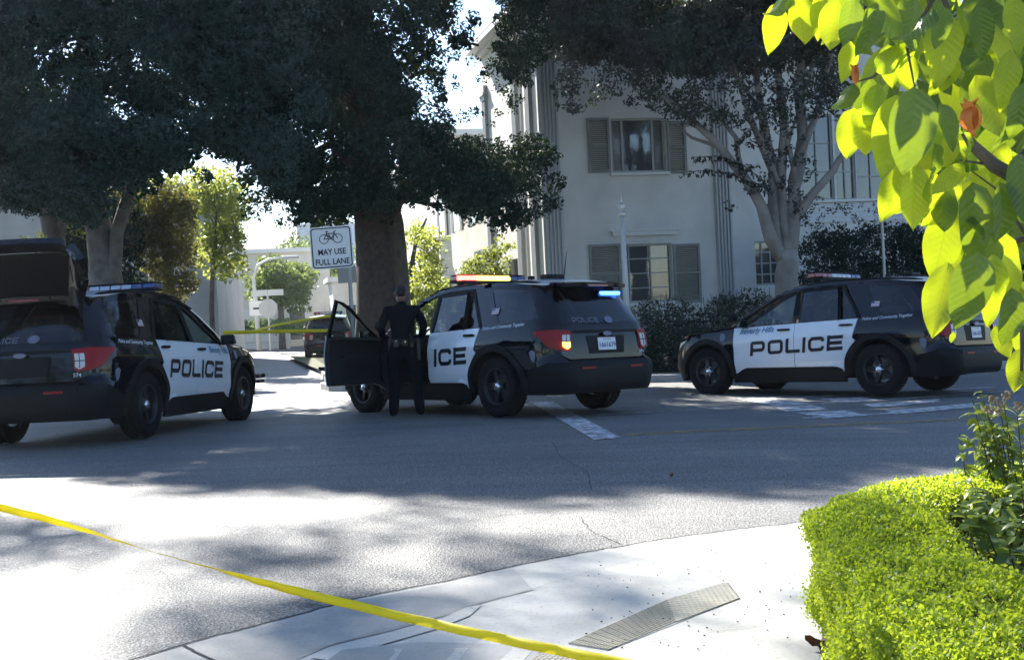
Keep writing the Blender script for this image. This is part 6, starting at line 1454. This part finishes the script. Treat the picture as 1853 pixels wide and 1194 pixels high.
def mag_mat(name, c, tr, mix):
    m = bpy.data.materials.new(name); m.use_nodes = True; nt = m.node_tree; b = nt.nodes['Principled BSDF']; out = nt.nodes['Material Output']; N = nt.nodes.new; L = nt.links.new
    tc = N('ShaderNodeTexCoord'); sx = N('ShaderNodeSeparateXYZ'); L(tc.outputs['Object'], sx.inputs[0])
    ab = N('ShaderNodeMath'); ab.operation = 'ABSOLUTE'; L(sx.outputs[0], ab.inputs[0])
    # side veins: bands of z + |x|, and the midrib
    m1 = N('ShaderNodeMath'); m1.operation = 'MULTIPLY'; m1.inputs[1].default_value = .75; L(ab.outputs[0], m1.inputs[0])
    ad = N('ShaderNodeMath'); ad.operation = 'ADD'; L(sx.outputs[2], ad.inputs[0]); L(m1.outputs[0], ad.inputs[1])
    m2 = N('ShaderNodeMath'); m2.operation = 'MULTIPLY'; m2.inputs[1].default_value = 380; L(ad.outputs[0], m2.inputs[0])
    sn = N('ShaderNodeMath'); sn.operation = 'SINE'; L(m2.outputs[0], sn.inputs[0])
    g1 = N('ShaderNodeMath'); g1.operation = 'GREATER_THAN'; g1.inputs[1].default_value = .93; L(sn.outputs[0], g1.inputs[0])
    l1 = N('ShaderNodeMath'); l1.operation = 'LESS_THAN'; l1.inputs[1].default_value = .0016; L(ab.outputs[0], l1.inputs[0])
    mxv = N('ShaderNodeMath'); mxv.operation = 'MAXIMUM'; L(g1.outputs[0], mxv.inputs[0]); L(l1.outputs[0], mxv.inputs[1])
    ms = N('ShaderNodeMath'); ms.operation = 'MULTIPLY'; ms.inputs[1].default_value = .28; L(mxv.outputs[0], ms.inputs[0])
    n1 = N('ShaderNodeTexNoise'); n1.inputs['Scale'].default_value = 14; n1.inputs['Detail'].default_value = 5; L(tc.outputs['Object'], n1.inputs['Vector'])
    cr = N('ShaderNodeValToRGB'); cr.color_ramp.elements[0].color = (*c, 1); cr.color_ramp.elements[1].color = (*[min(1, q * 1.6 + .01) for q in c], 1); L(n1.outputs['Fac'], cr.inputs[0])
    mc = N('ShaderNodeMixRGB'); L(ms.outputs[0], mc.inputs[0]); L(cr.outputs[0], mc.inputs[1]); mc.inputs[2].default_value = (c[0] * 2.2 + .05, c[1] * 1.9 + .05, c[2] * 1.6 + .01, 1); L(mc.outputs[0], b.inputs['Base Color'])
    b.inputs['Roughness'].default_value = .33; b.inputs['Specular IOR Level'].default_value = .55
    bp = N('ShaderNodeBump'); bp.inputs['Strength'].default_value = .5; bp.inputs['Distance'].default_value = .002; L(sn.outputs[0], bp.inputs['Height']); L(bp.outputs[0], b.inputs['Normal'])
    t = N('ShaderNodeBsdfTranslucent'); mt_ = N('ShaderNodeMixRGB'); L(ms.outputs[0], mt_.inputs[0]); mt_.inputs[1].default_value = (*tr, 1); mt_.inputs[2].default_value = (tr[0] * .55, tr[1] * .6, tr[2] * .5, 1); L(mt_.outputs[0], t.inputs[0])
    mx = N('ShaderNodeMixShader'); mx.inputs[0].default_value = mix; L(b.outputs[0], mx.inputs[1]); L(t.outputs[0], mx.inputs[2]); L(mx.outputs[0], out.inputs[0]); return m
M_mag = [mag_mat('magnolia_leaf_green', (.035, .085, .018), (.66, .84, .02), .48), mag_mat('magnolia_leaf_deep', (.022, .06, .02), (.40, .54, .02), .36), mag_mat('magnolia_leaf_yellowish', (.07, .12, .02), (.80, .92, .02), .55)]
MG = [leaf_mesh('leaf', .18, .098, .5, .2, M_mag[1], wav=.012), leaf_mesh('leaf', .18, .086, .9, .4, M_mag[1], wav=.03, ph=1), leaf_mesh('leaf', .18, .096, -.5, .2, M_mag[2], wav=.035, ph=2), leaf_mesh('leaf', .18, .074, 1.3, .6, M_mag[0], wav=.03, ph=3), leaf_mesh('leaf', .18, .088, -1.0, -.4, M_mag[1], wav=.05, ph=4), leaf_mesh('leaf', .18, .09, .35, .1, M_mag[2], wav=.03, ph=5)]
mg = thing('magnolia_tree', (2.75, 3.7, gz(2.75, 3.7)), 'magnolia hanging into the picture at the upper right with large sunlit yellow-green leaves', 'tree')
mgl = Vector(mg.location); nleaf = [0]
def put_leaf(p, tip, face, scale, k=None):
    """leaf from stalk point p towards tip (vectors), face = direction its front looks"""
    z = -(tip - p).normalized(); y = -(face - z * face.dot(z)); 
    if y.length < 1e-3: y = Vector((1, 0, 0)) - z * z.x
    y.normalize(); x = y.cross(z)
    m_ = Matrix((x, y, z)).transposed().to_4x4() @ Matrix.Diagonal((scale * rng.uniform(.88, 1.1), scale, scale, 1)); m_.translation = p - mgl
    o = bpy.data.objects.new('leaf', MG[k if k is not None else rng.randrange(6)]); link(o, mg); o.matrix_local = m_; nleaf[0] += 1; return o
def leaf_px(u0, v0, u1, v1, D, k, face=(0, -1, 0), dt=0.0):
    a, b = at(u0, v0, D), at(u1, v1, D + dt); L_ = (b - a).length; put_leaf(a, b, Vector(face), L_ / .172, k)
TRU = (-.3, .7, .6)
# leaves one can single out in the photograph (stalk px, tip px, distance)
HAND = [(1655, 158, 1650, 312, 2.75, 0, (.1, -1, .1)), (1622, 172, 1602, 318, 2.9, 5, (-.1, -1, .2)), (1712, 20, 1704, 152, 2.95, 5, (.1, -1, 0)), (1708, 12, 1700, 92, 2.8, 0, (.1, -1, -.1)), (1690, 16, 1636, 108, 2.8, 4, (-.8, -.5, .6)),
        (1760, 330, 1778, 482, 2.8, 1, (-.1, -1, .2)), (1770, 455, 1745, 598, 2.75, 0, (.1, -1, .1)), (1716, 475, 1692, 612, 2.85, 2, (-.5, -1, .1)), (1830, 520, 1835, 640, 2.7, 1, (0, -1, 0)), (1795, 458, 1802, 592, 2.9, 5, (.2, -1, .1)),
        (1640, 95, 1640, 165, 3.0, 2, (0, -1, .1)), (1452, -15, 1446, 92, 3.1, 2, (.1, -1, 0)), (1425, -12, 1392, 62, 3.1, 4, (-.6, -.8, .3)), (1408, 5, 1396, 94, 3.15, 5, (.1, -1, 0)), (1485, -10, 1484, 70, 3.05, 5, (0, -1, 0)),
        (1520, -5, 1498, 100, 2.95, 2, (-.2, -1, 0)), (1545, -8, 1535, 88, 2.85, 1, (0, -1, .1)), (1540, 75, 1530, 145, 3.1, 5, (.2, -1, 0)), (1585, 5, 1570, 110, 2.9, 1, (.3, -1, .1)), (1545, 195, 1530, 288, 3.1, 5, (-.4, -1, 0)),
        (1545, 150, 1518, 222, 3.1, 4, (-.7, -.8, .3)), (1562, 195, 1552, 290, 3.0, 2, (.2, -1, 0)), (1590, 150, 1567, 258, 2.95, 3, (-.4, -1, .1)), (1700, 188, 1740, 268, 2.8, 0, (.3, -1, .4)), (1690, 260, 1710, 330, 2.85, 1, (.2, -.9, .5)),
        (1640, 290, 1598, 400, 2.95, 5, (-.1, -1, .1)), (1660, 300, 1640, 416, 2.9, 2, (.1, -1, 0)), (1695, 315, 1668, 372, 2.9, 2, (.4, -1, .2)), (1715, 330, 1700, 440, 2.95, 4, (-.2, -1, .2)), (1720, 380, 1690, 505, 2.95, 5, (-.3, -1, 0)),
        (1745, 240, 1780, 300, 2.8, 3, (.5, -.8, .4)), (1745, 300, 1690, 345, 2.85, 5, (0, -.9, .5)), (1650, 350, 1618, 388, 3.0, 2, (-.2, -1, 0)), (1808, 330, 1838, 450, 2.75, 1, (.2, -1, .2)), (1840, 280, 1870, 400, 2.75, 0, (0, -1, .1)),
        (1820, 260, 1800, 330, 2.9, 5, (0, -1, .1)), (1828, 90, 1820, 200, 2.85, 5, (.1, -1, .1)), (1850, 150, 1845, 260, 2.8, 1, (0, -1, .1)), (1790, 100, 1740, 190, 3.1, 1, (.1, -1, .5)), (1770, 10, 1790, 110, 2.9, 0, (.1, -1, .1)),
        (1830, -10, 1852, 90, 2.8, 5, (.1, -1, 0)), (1800, 590, 1822, 650, 2.9, 2, (0, -1, 0)), (1848, 630, 1836, 712, 3.0, 2, (-.5, -1, .1)), (1745, 395, 1800, 430, 2.8, 1, (.1, -.7, .7)), (1815, 420, 1800, 560, 3.0, 2, (.2, -1, 0)), (1725, 600, 1722, 622, 2.9, 5, (0, -1, 0))]
for (a, b, c, d, D, k, fc_) in HAND: leaf_px(a, b, c, d, D, k, fc_, rng.uniform(-.03, .03))
MREG = [(1398, -90), (1402, 20), (1430, 50), (1495, 40), (1520, 90), (1545, 190), (1555, 250), (1600, 320), (1640, 340), (1665, 400), (1700, 460), (1715, 530), (1750, 560), (1800, 560), (1850, 600), (1990, 640), (2050, 300), (2000, -90)]
while nleaf[0] < 275:
    u, v = rng.uniform(1395, 2010), rng.uniform(-110, 600)
    if not in_poly(u, v, MREG) or not in_poly(u, min(v + 70, 600), MREG): continue
    D = rng.uniform(2.95, 4.6) if u < 1990 else 3; a = at(u, v - 20, D); an = rng.gauss(0, .55); L_ = rng.uniform(.11, .19); b = a + Vector((math.sin(an) * L_, rng.uniform(-.05, .05), -math.cos(an) * L_))
    put_leaf(a, b, Vector((rng.uniform(-.9, .9), -1 if rng.random() < .75 else 1, rng.uniform(-.1, .9))), L_ / .172)
# unseen leaf layer added above the frame to shade the hanging leaves
cc = []
for k in range(22):
    c = Vector((rng.uniform(.1, 2.6), rng.uniform(3.4, 5.2), 0)); c.z = 1.35 + c.y * .275 + rng.uniform(.35, 1.1)
    for q in range(22): cc.append(tuple(c + Vector((rng.gauss(0, .22), rng.gauss(0, .22), rng.gauss(0, .16)))))
v_, f_ = leaf_quads(np.array(cc), .2, .5, up=1.0); v_ = v_ - np.array(mgl); tag(mesh_np('crown', v_, f_, M_mag[1], mg), kind='stuff')
cc = []
for k in range(420):
    u, v = rng.uniform(1600, 2000), rng.uniform(-60, 470)
    if in_poly(u, v, MREG): cc.append(tuple(at(u, v, rng.uniform(4.0, 5.2))))
v_, f_ = leaf_quads(np.array(cc), .2, .52, up=.8); v_ = v_ - np.array(mgl); tag(mesh_np('inner_foliage', v_, f_, M_mag[1], mg), kind='stuff')
# branches
mb_ = MB(); M_mbark = bark('magnolia_bark', (.12, .11, .08), (.07, .06, .045), 8)
def mbr(pts, r0): 
    P = [at(u, v, D) - mgl for (u, v, D) in pts]; mb_.tube(P, [r0 * (1 - .75 * i / (len(P) - 1)) for i in range(len(P))], 7)
mb_.tube([(0, 0, -.05), (-.02, .02, .8), (-.1, -.05, 1.5), (-.35, -.1, 2.1)], [.09, .07, .055, .045], 10)
mbr([(2450, 0, 3.6), (2150, 60, 3.4), (1950, 180, 3.1), (1833, 318, 2.86), (1800, 300, 2.85), (1760, 262, 2.84), (1745, 240, 2.84)], .035)
mbr([(1833, 318, 2.86), (1790, 298, 2.85), (1735, 290, 2.85)], .007); mbr([(2450, -60, 3.6), (2100, -60, 3.3), (1900, -70, 3.1), (1700, -20, 2.95), (1715, 15, 2.9)], .025)
mbr([(1900, -70, 3.1), (1650, -60, 3.0), (1500, -30, 3.0), (1450, -20, 3.1)], .014); mbr([(2200, 200, 3.4), (1990, 380, 3.1), (1860, 430, 3.2), (1790, 450, 3.2)], .018)
mbr([(1990, 380, 3.1), (1900, 520, 3.0), (1850, 600, 2.95), (1848, 700, 3.0)], .014); mbr([(1700, -20, 2.95), (1640, 80, 3.0), (1655, 158, 2.8)], .007); mbr([(1790, 450, 3.2), (1740, 465, 3.2)], .005); mbr([(1860, 430, 3.2), (1800, 340, 3.2), (1745, 300, 3.2)], .005)
mbr([(1640, 80, 3.0), (1580, 140, 3.0), (1545, 150, 3.1)], .006)
mb_.build('branch', M_mbark, mg, smooth=True)
# withered orange flowers
M_wither = leaf_mat('withered_petal', (.55, .16, .04), (.70, .30, .07), (.9, .3, .05), .45, .5, 25)
def wither(u, v, D, s, n=9):
    c = at(u, v, D); wt = MB().build
    root = MB().lathe([(0, -.02), (.008, -.01), (.010, .01), (0, .03)], 8, Matrix.Translation((0, 0, 0))).build('withered_flower', M_wither, mg); root.location = c - mgl
    for k in range(n):
        a = 2 * math.pi * k / n; me = leaf_mesh('petal', s, s * .45, 1.4 if k % 3 else 2.3, .3, M_wither, nseg=6); o = bpy.data.objects.new('petal', me); link(o, root)
        o.matrix_local = Matrix.Rotation(a, 4, 'Z') @ Matrix.Rotation(rad(rng.uniform(150, 172) if k % 3 else rng.uniform(110, 130)), 4, 'X'); 
wither(1758, 236, 2.82, .085); wither(1548, 140, 3.05, .04, 6)

# shrub leaves (hydrangea-like seed heads) at the right edge above the hedge and the dark plants in the bed
M_sh = leaf_mat('bed_plant_leaves', (.06, .11, .03), (.12, .17, .05), (.45, .55, .06), .38, .35, 12)
SLm = [leaf_mesh('leaf', .05, .024, .5, .25, M_sh, nseg=5, wav=.02), leaf_mesh('leaf', .05, .028, 1.0, .3, M_sh, nseg=5, wav=.03, ph=2)]
def plant(name, cen, n, rad3, label, size=(.7, 1.3), up=.2, loc=None):
    t = thing(name, loc or (cen.x, cen.y, gb(cen.x, cen.y)), label, 'plant'); L0 = Vector(t.location); st = MB(); nst = max(3, n // 14)
    tips = []
    for k in range(nst):
        e = cen + Vector((rng.uniform(-1, 1) * rad3[0], rng.uniform(-1, 1) * rad3[1], rng.uniform(-.6, 1) * rad3[2])); b0 = Vector((cen.x + rng.uniform(-.05, .05), cen.y + rng.uniform(-.05, .05), gb(cen.x, cen.y))); m1 = b0.lerp(e, .55) + Vector((0, 0, .04)); st.tube([b0 - L0, m1 - L0, e - L0], [.004, .003, .0015], 5); tips.append((b0, m1, e))
    st.build('stem', M_mbark, t)
    for k in range(n):
        b0, m1, e = tips[k % nst]; f_ = rng.uniform(.1, 1) ** .6; p = m1.lerp(e, f_); az = rng.uniform(0, 2 * math.pi); d = Vector((math.cos(az), math.sin(az), rng.uniform(-.5, .6))).normalized(); sc_ = rng.uniform(*size)
        z = -d; fv = Vector((rng.uniform(-.5, .5), rng.uniform(-.6, .2), 1)); y = -(fv - z * fv.dot(z)); y.normalize(); x = y.cross(z); m_ = Matrix((x, y, z)).transposed().to_4x4() @ Matrix.Scale(sc_, 4); m_.translation = p - L0
        o = bpy.data.objects.new('leaf', SLm[k % 2]); link(o, t); o.matrix_local = m_
    return t, tips
t, tips = plant('flowering_shrub', at(1838, 770, 4.3), 230, (.14, .16, .16), 'pale-leaved shrub with dried flower heads rising behind the box hedge at the right edge')
M_dry = mat('dried_flower', (.30, .20, .12), .9, bump=.8, bscale=80, var=(.45, .38, .25), vscale=30)
for (u, v) in ((1798, 722), (1812, 730), (1805, 745), (1822, 715), (1842, 735), (1790, 740)):
    p = at(u, v, 4.2); h = MB()
    for q in range(14): a = Vector((rng.gauss(0, 1), rng.gauss(0, 1), rng.gauss(0, 1))).normalized() * .014; h.box(a, (.008, .008, .006), Matrix.Rotation(rng.uniform(0, 3), 3, 'X'))
    o = h.build('dried_flower_head', M_dry, t); o.location = p - Vector(t.location)
plant('flowering_shrub', at(1775, 795, 4.35), 42, (.06, .1, .05), 'small leafy sprig standing left of the pale-leaved shrub above the hedge')
plant('bed_plant', at(1760, 940, 3.75), 200, (.16, .22, .10), 'dark leafy plant in the shaded hollow inside the curved hedge', (.8, 1.5))
plant('bed_plant', at(1845, 985, 3.4), 200, (.14, .2, .10), 'leafy plant at the right edge inside the curved hedge, nearer than the dark one', (.8, 1.6))
plant('bed_plant', at(1835, 905, 4.0), 130, (.16, .12, .12), 'sunlit leafy plant touching the inner side of the far hedge arm', (.8, 1.5))
